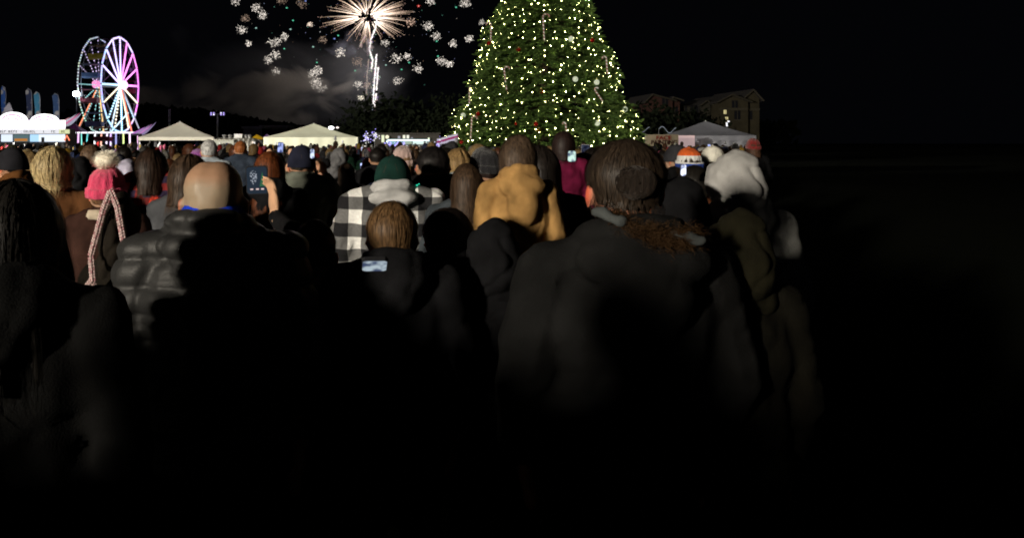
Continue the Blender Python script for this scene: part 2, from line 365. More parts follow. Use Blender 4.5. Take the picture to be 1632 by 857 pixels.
def person(X=None, Ytop=None, D=None, label='', jc=(.02,.02,.022), hc=(.03,.02,.012), head='short', hatc=None, style='plain', lp='down', rp='down',
           tc=(.006,.006,.007), sk=None, strands=0, rz=0, wide=1, fine=False, voxel=.016, jm=None, group='spectators watching the fireworks', seed=1, loc=None, h=None, curl=0, thick=1.0, lift=0, js=(1,1,1.025)):
    if loc is None:
        p = P(X, Ytop, D); loc = (p.x, p.y, lift); h = p.z-lift
    k = h/1.765 if head not in ('beanie',) else h/1.80
    body = link('person', body_mesh(lp, rp, .0075 if fine else voxel, fine)); body.color = (*(sk or SKC[seed % 5]),1)
    body.location = loc; body.rotation_euler = (0,0,rz); body.scale = (k*wide, k*(wide*.5+.5), k)
    tag(body, label, 'person', group)
    j = link('jacket', jacket_mesh(lp, rp, style, voxel, thick), body, None, jc); j.scale = js
    if not j.data.materials: j.data.materials.append(FAB)
    if jm: j.material_slots[0].link = 'OBJECT'; j.material_slots[0].material = jm
    link('trousers', trousers_mesh(), body, None, tc)
    for sx in (-1,1): s = link('shoe', shoe_mesh(), body); s.location = (sx*.102,0,0)
    if head in ('short','crop','bob','long','xlong','fluffy','bun'): link('hair', hair_mesh(head, strands, seed, curl), body, None, hc)
    if head == 'beanie':
        link('hair', hair_mesh('bob' if seed%2 else 'crop', strands, seed), body, None, hc); link('beanie', beanie_mesh(60 if strands else 24), body, None, hatc)
    if head == 'cap': link('hair', hair_mesh('crop', strands, seed), body, None, hc); link('cap', cap_mesh(), body, None, hatc)
    if head == 'hoodup': link('hood', hoodup_mesh(), body, None, hatc or jc)
    return body
def phone(loc, rot, label, wd=.072, ht=.15, bright=3, pic=False, col=(.7,.8,1)):
    ph = MB(); b = .007
    out = [(-wd/2+b,-ht/2),(wd/2-b,-ht/2),(wd/2,-ht/2+b),(wd/2,ht/2-b),(wd/2-b,ht/2),(-wd/2+b,ht/2),(-wd/2,ht/2-b),(-wd/2,-ht/2+b)]
    ph.add([(x,-.0045,z) for x, z in out]+[(x,.0045,z) for x, z in out], [tuple(range(8)),tuple(range(15,7,-1))]+[(i,i+8,(i+1)%8+8,(i+1)%8) for i in range(8)])
    o = ph.build('phone', BLACKP); o.location = loc; o.rotation_euler = rot
    sc = MB(); sc.add([(x*.93,-.0055,z*.95) for x, z in out],[tuple(range(8))])
    if not pic:
        ms = emis('phone screen glow', col, bright); n = ms.node_tree.nodes; l = ms.node_tree.links; e = n['Emission']
        tc = N(n,'ShaderNodeTexCoord'); nz = N(n,'ShaderNodeTexNoise'); nz.inputs['Scale'].default_value = 28; nz.inputs['Detail'].default_value = 3; l.new(tc.outputs['Object'], nz.inputs['Vector'])
        rp = N(n,'ShaderNodeValToRGB'); rp.color_ramp.elements[0].position = .42; rp.color_ramp.elements[1].position = .56; rp.color_ramp.elements[0].color = (col[0]*.12,col[1]*.14,col[2]*.25,1); rp.color_ramp.elements[1].color = (*col,1)
        l.new(nz.outputs['Fac'], rp.inputs[0]); l.new(rp.outputs[0], e.inputs[0]); sc.build('screen', ms, o)
    else:
        sc.build('screen', emis('dim screen', (.02,.03,.045), 1), o)
        b1 = MB()
        for i in range(60):
            a = rnd.uniform(0, 2*PI); q = rnd.random()**.7; b1.oct((-.012+.013*q*math.cos(a), -.0062, .012+.026*q*math.sin(a)), rnd.uniform(.0008,.0022))
        b1.build('screen_picture', emis('screen burst', (.6,.65,.75), .8), o)
        b2 = MB(); b2.add([(.008,-.0062,-.022),(.031,-.0062,-.022),(.0195,-.0062,.03)],[(0,1,2)]); b2.build('screen_picture', emis('screen tree', (.03,.12,.06), 1), o)
        b3 = MB()
        for x in (-.02,.0,.018): b3.box((x-.005,-.0064,-.034),(x+.005,-.006,-.029))
        b3.build('screen_controls', emis('screen buttons', (.8,.6,.6), 1), o)
    tag(o, label, 'phone', 'lit phones held up in the crowd'); return o

# ------------------------------------------------------------------ the ground
m_ground, n, l, p = nt('dark trodden grass and asphalt')
p.inputs['Roughness'].default_value = .95; p.inputs['Specular IOR Level'].default_value = .05
tc = N(n,'ShaderNodeTexCoord'); nz = N(n,'ShaderNodeTexNoise'); nz.inputs['Scale'].default_value = .6; nz.inputs['Detail'].default_value = 10; l.new(tc.outputs['Object'], nz.inputs['Vector'])
rp = N(n,'ShaderNodeValToRGB'); rp.color_ramp.elements[0].color = (.008,.011,.006,1); rp.color_ramp.elements[1].color = (.020,.022,.016,1); l.new(nz.outputs['Fac'], rp.inputs[0]); l.new(rp.outputs[0], p.inputs['Base Color'])
mb = MB(); mb.add([(-1500,-200,0),(1500,-200,0),(1500,2500,0),(-1500,2500,0)], [(0,1,2,3)])
tag(mb.build('ground', m_ground), kind='structure')

# ------------------------------------------------------------------ floodlights that light the crowd (out of the frame, behind on the left)
def floodlight(loc, target, power, label, cone=70, size=.35, col=(1,.90,.74), blend=.5, head_em=30, group=None):
    root = empty('floodlight', (loc[0], loc[1], 0)); tag(root, label, 'floodlight', group)
    z = loc[2]; mb = MB(); mb.tube([(0,0,0),(0,0,z)], [.09,.06], 10); mb.box((-.2,-.2,0),(.2,.2,.05)); mb.build('pole', STEEL, root)
    d = (Vector(target)-Vector(loc)).normalized(); q = d.to_track_quat('-Z','Y'); M = Matrix.Translation((0,0,z)) @ q.to_matrix().to_4x4()
    mb = MB(); mb.box((-size,-size*.7,0),(size,size*.7,.16), M=M); mb.build('lamp_housing', BLACKP, root)
    mb = MB(); mb.box((-size*.92,-size*.62,-.01),(size*.92,size*.62,-.003), M=M); mb.build('lens', emis('lamp lens', col, head_em), root)
    L = bpy.data.lights.new('flood', 'SPOT'); L.energy = power; L.spot_size = R(cone); L.spot_blend = blend; L.shadow_soft_size = size; L.color = col
    lo = bpy.data.objects.new('flood_beam', L); COL.objects.link(lo); lo.parent = root
    lo.matrix_local = Matrix.Translation(Vector((0,0,z))+d*.05) @ q.to_matrix().to_4x4()
    return root
ld = lightdir()
aim = Vector((-.3, 3.5, 1.45)); src = aim-ld*24
floodlight(src, aim+Vector((-.6,5,0)), 39000, 'tall floodlight on a steel pole behind the crowd to the left', cone=46, blend=.7, size=.8)
floodlight((-34,22,9), (-4,54,1.5), 170000, 'floodlight on a pole beside the crowd shining on the white tents', cone=62, col=(1,.93,.78))

# ------------------------------------------------------------------ trees
LEAF = mat('dark leaves', (.009,.012,.007), .95, var=.4, spec=.02)
BARK = mat('bark', (.09,.065,.045), .9)
def leaf_tree(name, base, h, rad, n, seed, label, tr=.3):
    r_ = random.Random(seed); root = empty(name, base); tag(root, label, 'tree', 'dark trees behind the fairground')
    mb = MB(); mb.tube([(0,0,-.2),(.05*h*.1,0,h*.3),(0,0,h*.75)], [tr, tr*.7, tr*.2], 8)
    for _ in range(8):
        a = r_.uniform(0,2*PI); z = h*r_.uniform(.25,.55); mb.tube([(0,0,z),(rad*.5*math.cos(a),rad*.5*math.sin(a),z+h*.15),(rad*.8*math.cos(a),rad*.8*math.sin(a),z+h*.25)], [tr*.4,tr*.2,.03], 5)
    mb.build('trunk', BARK, root, True)
    cl = [(Vector((r_.uniform(-1,1)*rad*.75, r_.uniform(-1,1)*rad*.75, h*r_.uniform(.35,.88))), rad*r_.uniform(.25,.5)) for _ in range(22)]
    mb = MB()
    for _ in range(n):
        c, q = r_.choice(cl); d = Vector((r_.gauss(0,1),r_.gauss(0,1),r_.gauss(0,1))).normalized()*q*r_.random()**.35; pz = c+d
        a = Vector((r_.gauss(0,1),r_.gauss(0,1),r_.gauss(0,1))).normalized(); b = a.cross(Vector((r_.random(),r_.random(),r_.random()))).normalized(); s = rad*.05*r_.uniform(.6,1.4)
        mb.add([pz-a*s, pz+b*s*.5, pz+a*s, pz-b*s*.5], [(0,1,2,3)])
    tag(mb.build('crown', LEAF, root), kind='stuff'); return root
for i,(X,Yt,D,rp_,lab) in enumerate(((600,188,85,5.5,'dark round tree directly below the firework trails'),(655,172,80,6.5,'tallest dark tree left of the Christmas tree'),(560,205,95,4.0,'low dark tree right of the central white tent'),
        (705,186,78,5,'dark tree touching the left edge of the Christmas tree'),(1020,182,70,5,'dark tree between the Christmas tree and the hotel'),(1052,188,66,4.5,'dark tree below the lit hotel window'),(1085,186,75,4.5,'dark tree behind the face painting tent peak'))):
    b = P(X,228,D); leaf_tree('dark_tree', (b.x,D,0), P(X,Yt,D).z, rp_, 2600, i+3, lab)
# far wood: one ragged mass
mb = MB(); prof = [(-400,205),(0,198),(150,185),(220,176),(260,172),(300,180),(345,181),(380,190),(420,196),(470,203),(520,207),(580,206),(640,200),(720,205),(800,206),(1000,196),(1215,200)]
for _ in range(15000):
    X = rnd.uniform(-400, 1214)
    for (a,ya),(b,yb) in zip(prof, prof[1:]):
        if a <= X <= b: yt = ya+(yb-ya)*(X-a)/(b-a); break
    D = rnd.uniform(170,215); yt += 4*noise.noise(Vector((X*.05,0,0)))+3*noise.noise(Vector((X*.16,2,0)))+1.5*noise.noise(Vector((X*.5,5,0)))
    top = P(X,yt,190).z; z = top*(1-rnd.random()**1.8)
    c = Vector(((X-CX)/FPX*190, D, z)); s = rnd.uniform(.5,1.3)
    a = Vector((rnd.gauss(0,1),rnd.gauss(0,.4),rnd.gauss(0,1))).normalized(); b = Vector((-a.z,rnd.uniform(-.5,.5),a.x)).normalized()
    mb.add([c-a*s, c+b*s*.8, c+a*s, c-b*s*.8], [(0,1,2,3)])
tag(mb.build('far_wood', LEAF), 'dark wooded skyline far behind the tents', 'wood', kind='stuff')

# ------------------------------------------------------------------ the Christmas tree
TD = 30.0; tb = P(866,228,TD); H0 = P(852,-185,TD).z
def trad(z): return max(.03, (H0-z)/(H0-1.2)*3.85)
m_pine, n, l, p = nt('evergreen needles')
p.inputs['Roughness'].default_value = .7; vc = N(n,'ShaderNodeVertexColor'); vc.layer_name = 'Col'; l.new(vc.outputs[0], p.inputs['Base Color'])
tree = empty('christmas_tree', (tb.x, TD, 0)); tag(tree, 'giant evergreen Christmas tree covered in warm white lights', 'tree')
mb = MB(); mb.tube([(0,0,-.1),(0,0,H0*.5),(0,0,H0-.3)], [.28,.17,.03], 10)
for _ in range(120):
    z = rnd.uniform(.8,H0-1); a = rnd.uniform(0,2*PI); q = trad(z)*.8; mb.tube([(0,0,z+.1),(q*math.cos(a),q*math.sin(a),z-.15*q)], [.035,.01], 4)
mb.build('trunk', BARK, tree, True)
mb = MB(); r_ = random.Random(5)
for k in range(4300):                                      # branches, each with a fan of twigs
    z = .5+(H0-.7)*(1-math.sqrt(r_.random())) if r_.random() < .8 else r_.uniform(.5,H0-.3)
    a = r_.uniform(0,2*PI); q0 = trad(z); nn = noise.noise(Vector((math.cos(a)*q0*1.1, math.sin(a)*q0*1.1, z*1.0)))
    q = q0*(1+.13*nn)+.22*nn+r_.uniform(-.18,.12); ca, sa = math.cos(a), math.sin(a); out = Vector((ca,sa,0)); sd = Vector((-sa,ca,0))
    tint = r_.uniform(.6,1.45); hue = r_.uniform(-.2,.25)
    L = min(q*.8, r_.uniform(.6,1.0)); droop = r_.uniform(-.15,.4)
    for t in range(9):
        u = t/8; pb = out*(q-L*(1-u))+Vector((0,0,z-droop*L*u*u+.12*(1-u)))
        sp = .15+.10*(1-u)
        for sgn in (-1,1,0):
            dr = (out*r_.uniform(.5,1)+sd*sgn*r_.uniform(.5,1.1)+Vector((0,0,r_.uniform(-.5,.35)))).normalized(); ln = sp*r_.uniform(.7,1.3)
            sv = dr.cross(Vector((r_.gauss(0,1),r_.gauss(0,1),r_.gauss(0,1)))).normalized()*r_.uniform(.018,.034)
            c = tuple(x*tint for x in ((.11+.03*hue), .20, .045-.01*hue))
            mid = pb+dr*ln*.55
            mb.add([pb-sv*.4, mid-sv, pb+dr*ln, mid+sv, pb+sv*.4], [(0,1,2),(0,2,4),(4,2,3)], col=c)
tag(mb.build('foliage', m_pine, tree, colors=True), kind='stuff')
mb = MB(); r_ = random.Random(9)                            # light strings wound round the tree
cnt = 0
def tpt(z, a, lift=.05):
    q0 = trad(z); nn = noise.noise(Vector((math.cos(a)*q0*1.1, math.sin(a)*q0*1.1, z)))
    q = q0*(1+.13*nn)+.22*nn+lift; return Vector((q*math.cos(a), q*math.sin(a), z))
wire = MB(); z = .7; a = 0; prev = None
while z < H0-.2:
    q = trad(z); a += .31/max(q,.25)*r_.uniform(.35,1.65); z += .30/max(q,.25)/(2*PI)*.34
    zz = z+.13*noise.noise(Vector((a*3,z,0)))+r_.uniform(-.11,.11)
    c = tpt(zz, a, r_.uniform(-.10,.10)); s_ = r_.choice((.007,.009,.010,.012,.014,.019))
    b_ = r_.uniform(.55,1.3); mb.oct(c, s_, col=(.95*b_,.88*b_,.38*b_)); cnt += 1
    if prev is not None and (c-prev).length < .8: wire.tube([prev, c], .004, 3, cap=False)
    prev = c
tag(mb.build('fairy_lights', emis('warm white bulbs', s=55, attr=True), tree, colors=True), kind='stuff')
tag(wire.build('light_wire', mat('green wire', (.01,.03,.012), .5), tree), kind='stuff')
def on_tree(X, Y, lift=.12):                                # point on the side of the cone that faces the camera
    z = P(X,Y,TD-2).z; 
    for _ in range(8):
        dx = (X-CX)/FPX; D = TD-2.5
        for _ in range(8):
            x = dx*D-tb.x; q = trad(z)+lift; x = max(-q*.98,min(q*.98,x)); y = -math.sqrt(max(0,q*q-x*x)); D = TD+y; z = P(X,Y,D).z
    return Vector((tb.x+x, TD+y, z))
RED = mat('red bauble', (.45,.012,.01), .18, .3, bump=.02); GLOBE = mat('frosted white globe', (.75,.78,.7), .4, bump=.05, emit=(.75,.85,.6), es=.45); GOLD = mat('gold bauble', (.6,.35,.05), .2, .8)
for i,(X,Y,k,lab) in enumerate(((826,76,0,'red bauble high on the left half of the Christmas tree'),(863,142,0,'red bauble in the middle of the Christmas tree'),(854,194,0,'red bauble low in the centre of the Christmas tree'),
   (762,178,0,'red bauble above the lower left candy cane'),(735,223,0,'red bauble by the bottom left edge of the Christmas tree'),(822,195,0,'small red bauble just left of the low central red bauble'),(779,66,0,'red bauble below the upper left candy cane'),
   (944,61,0,'red bauble on the upper right edge of the Christmas tree'),(910,58,1,'white globe high on the right of the Christmas tree'),(917,122,1,'large white globe in the right middle of the Christmas tree'),(996,170,1,'white globe at the right edge of the Christmas tree'),
   (736,180,1,'white globe at the left edge of the Christmas tree'),(952,192,1,'white globe low on the right of the Christmas tree'),(935,232,1,'white globe at the foot of the tree by the ponytail'),(951,127,1,'small white globe right of the large white globe'),(859,205,2,'gold bauble below the low central red bauble'))):
    c = on_tree(X,Y,.1); rr = (.085 if 'small' not in lab else .055) if k != 1 else .10
    mb = MB(); mb.ball((0,0,-rr), rr, 14, 9); 
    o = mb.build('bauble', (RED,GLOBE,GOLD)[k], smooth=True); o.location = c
    mb = MB(); mb.tube([(0,0,-.005),(0,0,.03)], .018, 8); mb.build('bauble_cap', mat('gold cap',(.5,.4,.15),.3,1) if i==0 else bpy.data.materials['gold cap'], o)
    tag(o, lab, 'bauble', 'baubles on the Christmas tree')
m_cane, n, l, p = nt('candy cane tinsel'); tc = N(n,'ShaderNodeTexCoord'); wv = N(n,'ShaderNodeTexWave'); wv.bands_direction = 'DIAGONAL'; wv.inputs['Scale'].default_value = 5; wv.inputs['Distortion'].default_value = .6
l.new(tc.outputs['Object'], wv.inputs['Vector']); rp = N(n,'ShaderNodeValToRGB'); rp.color_ramp.elements[0].position=.45; rp.color_ramp.elements[1].position=.55; rp.color_ramp.elements[0].color=(.35,.12,.09,1); rp.color_ramp.elements[1].color=(.8,.78,.7,1)
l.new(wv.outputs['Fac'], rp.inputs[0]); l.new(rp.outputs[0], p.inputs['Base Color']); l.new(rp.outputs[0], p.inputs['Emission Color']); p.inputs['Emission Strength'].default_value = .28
for X,Y,Lp,tilt,fl,lab in ((777,36,30,0,-1,'candy cane on the upper left edge of the Christmas tree'),(865,23,42,-.06,1,'tall candy cane near the top centre of the Christmas tree'),(966,90,28,-.08,-1,'candy cane on the right edge of the Christmas tree'),
   (803,107,37,-.12,1,'candy cane in the left middle of the tree'),(738,137,28,0,1,'candy cane sticking out of the left edge of the Christmas tree'),(947,142,24,-.6,1,'tilted candy cane in the right middle of the tree'),
   (752,185,36,.05,1,'candy cane low on the left of the tree'),(901,195,18,-.12,-1,'short candy cane low in the right centre of the tree')):
    c = on_tree(X,Y,.22); s = Lp/FPX*(c.y); pts = []
    hk = .12*s
    for k in range(9): a = PI*k/8; pts.append((fl*(hk-hk*math.cos(a)),0,-hk+hk*math.sin(a)))
    pts = pts[::-1]+[(0,0,-hk-(s-hk)*q/10) for q in range(1,11)]
    mb = MB(); mb.tube(pts, [.020*(1+.35*(i%2)) for i in range(len(pts))], 8)
    for i,q in enumerate(pts):
        for _ in range(14):
            d = Vector((rnd.gauss(0,1),rnd.gauss(0,1),rnd.gauss(0,1))).normalized()*.034; e = Vector((rnd.gauss(0,1),rnd.gauss(0,1),rnd.gauss(0,1)))*.006; mb.add([Vector(q)-e,Vector(q)+e,Vector(q)+d],[(0,1,2)])
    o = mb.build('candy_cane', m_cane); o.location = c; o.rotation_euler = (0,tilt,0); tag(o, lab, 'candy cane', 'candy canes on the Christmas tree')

# ------------------------------------------------------------------ fireworks
FD = 400.0
def up(X,Y): return P(X,Y,FD)
U = FD/FPX                                              # metres in one pixel there
fire = emis('white fire', s=1, attr=True, sample='NONE')
mb = MB(); c0 = up(586,27); r_ = random.Random(3)
core = MB()
for k in range(125):
    d = Vector((r_.gauss(0,1),r_.gauss(0,1),r_.gauss(0,1))).normalized(); rx = r_.uniform(.72,1.05)
    def pt(t): return c0+Vector((d.x*80*U, d.y*70*U, d.z*46*U-3*U*t*t))*(t*rx)
    t0 = r_.uniform(.2,.4); w_ = r_.uniform(.22,.6)*U; warm = r_.uniform(.55,1)
    ks = 9; pts = [pt(t0+(.96-t0)*i/ks) for i in range(ks+1)]
    for i in range(ks):
        u = i/ks; br = (3.4*(1-u)**1.5+.75)*warm; mb.tube([pts[i]+Vector((r_.uniform(-.12,.12),0,r_.uniform(-.12,.12)))*U, pts[i+1]], [w_*(.85-.55*u), w_*(.8-.6*u)], 4, col=(br*1.05, br*(.84-.12*u), br*(.68-.20*u)), cap=False)
    for i in range(10):
        q = pt(r_.uniform(.55,1.03))+Vector((r_.uniform(-1,1),r_.uniform(-1,1),r_.uniform(-1,1)))*U; mb.oct(q, r_.uniform(.25,.5)*U, col=(1.0,.62,.5))
root = mb.build('firework_burst', fire, colors=True); tag(root, 'large cream firework burst of radiating spark trails above the comets', 'firework')
mb = MB()
for k in range(90):
    q = c0+Vector((r_.gauss(0,26)*U, r_.gauss(0,8)*U, r_.gauss(-2,20)*U)); col = r_.choice(((.9,.35,.4),(.4,.4,.9),(.9,.7,.3),(.6,.6,.6)))
    mb.oct(q, r_.uniform(.3,.7)*U, col=tuple(x*.7 for x in col))
tag(mb.build('burst_embers', fire, root, colors=True), kind='stuff')
def comet(pts, w0, w1, label, col=(1.6,1.5,1.45), frag=0, sparks=80, seed=1):
    r_ = random.Random(seed); mb = MB(); pp = []
    for (xa,ya),(xb,yb) in zip(pts, pts[1:]):
        n_ = max(2,int(abs(yb-ya)/2.0))
        for i in range(n_): t = i/n_; pp.append((xa+(xb-xa)*t+r_.uniform(-.35,.35), ya+(yb-ya)*t))
    pp.append(pts[-1]); M_ = len(pp)
    for i in range(M_-1):
        t = i/M_; k0 = 1; w_ = (w0+(w1-w0)*t)*r_.uniform(.7,1.3)*U; k = 1-frag*t*r_.random()
        mb.tube([up(*pp[i]), up(*pp[i+1])], [w_, w_*r_.uniform(.7,1.2)], 6, col=tuple(c*k for c in col))
    root = mb.build('firework_comet', fire, colors=True); mb = MB(); tag(root, label, 'firework')
    for _ in range(sparks):
        i = int(M_*r_.random()**.7) if M_ > 1 else 0; i = min(i,M_-1); X,Y = pp[i]; q = up(X+r_.gauss(0,1.9), Y+r_.uniform(-2,4)); q.y += r_.uniform(-3,3)
        s = r_.uniform(.25,.8)*U; mb.tube([q, q+Vector((r_.uniform(-1,1),0,r_.uniform(-1.5,.6)))*U], s*.8, 4, col=tuple(c*r_.uniform(.3,.8) for c in col))
    tag(mb.build('sparks', fire, root, colors=True), kind='stuff')
comet([(601,24),(599,44),(591,64),(589,80),(594,96),(592,110)], 1.0, 1.5, 'tall bent white comet trail rising into the burst', frag=.25, sparks=120)
comet([(600,87),(598,115),(596,140),(595,165),(596,188)], 1.2, 1.7, 'bright straight comet trail left of its twin', frag=.4, sparks=190, seed=2)
comet([(603,108),(601,130),(599,155),(596,175)], 1.1, 1.2, 'shorter bright comet trail right of its twin', frag=.4, sparks=90, seed=3)
comet([(588,95),(585,120),(584,150)], .6, .8, 'thin brownish crumbling comet trail left of the bright ones', (.5,.38,.32), .8, 120, seed=4)
comet([(583,56),(577,66),(574,74)], .8, 1, 'short pinkish comet trail under the burst', (.8,.55,.5), .5, 60, seed=5)
def crackle(X,Y,r,br,col,label,seed):
    r_ = random.Random(seed*13+5); mb = MB(); c = Vector((0,0,0)); rr = r*U
    asp = Vector((r_.uniform(.85,1.2),1,r_.uniform(.7,1.0)))
    for k in range(int(48+r*3)):
        d = Vector((r_.gauss(0,1),r_.gauss(0,1),r_.gauss(0,1))).normalized()*r_.uniform(.3,1.0); q = Vector((d.x*asp.x*rr,d.y*rr,d.z*asp.z*rr))
        t = Vector((r_.gauss(0,1),r_.gauss(0,1),r_.gauss(0,1))).normalized()*rr*r_.uniform(.10,.26); b_ = br*r_.choice((.4,.7,1.0,1.8))
        m_ = q+t*.5+Vector((r_.uniform(-1,1),0,r_.uniform(-1,1)))*rr*.07
        mb.tube([q,m_,q+t], [.20*U*r_.uniform(.6,1.4),.32*U,.12*U], 4, col=(col[0]*b_,col[1]*b_,col[2]*b_))
    kk = MB(); kk.oct((0,0,0), .45*U, col=tuple(c*br for c in col)); o = kk.build('crackling_star', fire, colors=True); tag(mb.build('sparks', fire, o, colors=True), kind='stuff'); o.location = P(X,Y,FD+r_.uniform(-20,20)); tag(o, label, 'firework', 'crackling popcorn stars of the firework')
cream = (1.0,.90,.80); brown = (.34,.24,.18)
CK = [(408,13,8,1,cream,'round crackling star at top left'),(418,24,10,1,cream,'wide crackling star below the round one at top left'),(392,30,10,.8,brown,'dim brown crackling star left of the bright top left pair'),
 (386,48,10,.9,cream,'crackling star at the far left of the display'),(396,70,7,1,cream,'small dense crackling star at the lower far left'),(437,68,12,.9,cream,'big loose crackling star left of the burst'),
 (453,59,8,1,cream,'crackling star touching the upper right of the big loose one'),(440,87,9,.95,cream,'upper of two overlapping crackling stars at left'),(427,95,9,.95,cream,'lower of two overlapping crackling stars at left'),
 (440,114,8,1.1,cream,'lone crackling star below the overlapping pair at left'),(507,113,9,1.1,cream,'bright crackling star over the grey smoke'),(497,117,9,.9,cream,'crackling star left of the bright one over the smoke'),
 (504,132,11,.95,cream,'upper half of the large ragged crackling star low over the smoke'),(512,142,9,.7,cream,'fading lower tail of the ragged crackling star over the smoke'),(494,39,6,1.2,(1,.8,.65),'small bright crackling star left of the burst centre'),(543,84,11,.95,cream,'dark centred crackling star under the burst'),
 (515,64,9,.9,brown,'dim brown crackling star under the left of the burst'),(570,100,10,.9,brown,'dim brown crackling star left of the comet trails'),(571,135,9,1,cream,'crackling star left of the comet trails halfway up'),
 (576,156,7,1.2,(1.1,1,.8),'round yellow white crackling star beside the foot of the comets'),(586,136,8,.8,(.7,.55,.45),'brownish crackling star against the comet trail'),(614,69,7,1,cream,'crackling star just right of the comet below the burst'),
 (632,93,10,.95,cream,'left of the touching pair of crackling stars right of the comets'),(649,90,8,1,cream,'right of the touching pair of crackling stars right of the comets'),(666,109,10,1,cream,'crackling star below the touching pair'),
 (634,129,8.5,1,cream,'lowest crackling star right of the comets'),(654,36,9,1,(.6,.4,.3),'dim orange crackling star at the right tips of the burst'),(682,42,11,.95,cream,'wide crackling star right of the burst'),
 (695,58,8,1,cream,'crackling star right and below of the wide one'),(722,70,9,1,cream,'crackling star closest to the tree halfway down'),(748,62,8,1.1,cream,'crackling star nearest the Christmas tree edge'),
 (703,98,9,1,cream,'left of the bright pair beside the Christmas tree'),(717,102,8,1.4,cream,'brightest of the pair beside the Christmas tree'),(741,6,10,1.1,cream,'crackling star at the top above the tree edge'),
 (686,2,9,.9,cream,'crackling star cut by the top of the picture right of the burst'),(376,1,10,.8,cream,'crackling star cut by the top left of the picture'),(449,1,10,.7,brown,'brown crackling star cut by the top left of the burst'),(768,36,6,.7,cream,'faint small crackling star against the tree'),(480,6,11,.6,brown,'brown crackling star left of the burst at the top')]
for i,(X,Y,r,br,col,lab) in enumerate(CK): crackle(X,Y,r,br*1.25,col,lab,i)
GS = [(457,13),(467,33),(408,45),(453,78),(505,100),(566,113),(640,111),(652,100),(698,90),(696,66),(727,12),(539,57),(533,62),(667,10),(615,104),(463,47),(499,75),(487,2)]
for i,(X,Y) in enumerate(GS):
    col = (.25,.35,1) if i in (12,17) else ((1,.08,.06) if i == 13 else ((.5,.9,.8) if i in (15,16,2,14) else (.10,.85,.5)))
    mb = MB(); s = 1.3*U if i != 13 else 2.0*U; mb.oct((0,0,0), s*.55, col=tuple(.7*c+.9 for c in col)); 
    for a in range(5):
        t = 2*PI*a/5+i; mb.tube([(0,0,0),(s*1.7*math.cos(t),s*.3,s*1.3*math.sin(t))], [s*.42,.03*U], 4, col=tuple(c*.8 for c in col))
    o = mb.build('coloured_star', fire, colors=True); o.location = up(X,Y)
    cn = 'blue' if i in (12,17) else ('red' if i == 13 else ('pale turquoise' if i in (15,16,2,14) else 'green'))
    lab = ['green star between the two top left crackling stars and the burst','green star level with the left tip of the burst','pale star right of the far left crackling star','green star right of the big loose crackling star','green star above the bright crackling pair over the smoke','green star touching the brown crackling star by the comets','green star below the touching pair right of the comets','green star right of the touching pair','green star above the bright pair beside the tree','green star just under the crackling star right of the burst','green star left of the top crackling star near the tree','green star under the left half of the burst',
      'blue star under the left half of the burst','red star at the upper right tip of the burst','pale turquoise star right of the bent comet','pale turquoise star beside the green one at upper left','pale turquoise star in the gap left of the dark centred cluster','blue star at the top left of the burst'][i]
    tag(o, 'tiny '+lab, 'firework', 'coloured stars of the firework')
mb = MB(); r_ = random.Random(77)
for k in range(150):
    X = r_.gauss(570,85); Y = abs(r_.gauss(40,45)); 
    if not 370 < X < 765 or Y > 165: continue
    col = r_.choice(((.5,.6,.9),(.7,.6,.5),(.35,.35,.6),(.2,.6,.45),(.9,.9,.9),(.35,.22,.15))); b_ = r_.uniform(.3,.9); q = up(X,Y)
    mb.tube([q, q+Vector((r_.uniform(-1.2,1.2),0,r_.uniform(-.6,.6)))*U], r_.uniform(.2,.42)*U, 4, col=tuple(c*b_ for c in col))
tag(mb.build('stray_sparks', fire, colors=True), 'scatter of tiny stray sparks around the firework', 'sparks', kind='stuff')
for nm_,(X,Y),e_,c_ in (('burst_glow',(586,40),26000,(1,.85,.75)),('comet_glow',(594,120),15000,(1,.93,.88))):
    L = bpy.data.lights.new(nm_, 'POINT'); L.energy = e_; L.color = c_; L.shadow_soft_size = 4; lo = bpy.data.objects.new(nm_, L); COL.objects.link(lo); lo.location = up(X,Y)+Vector((0,-25,0))
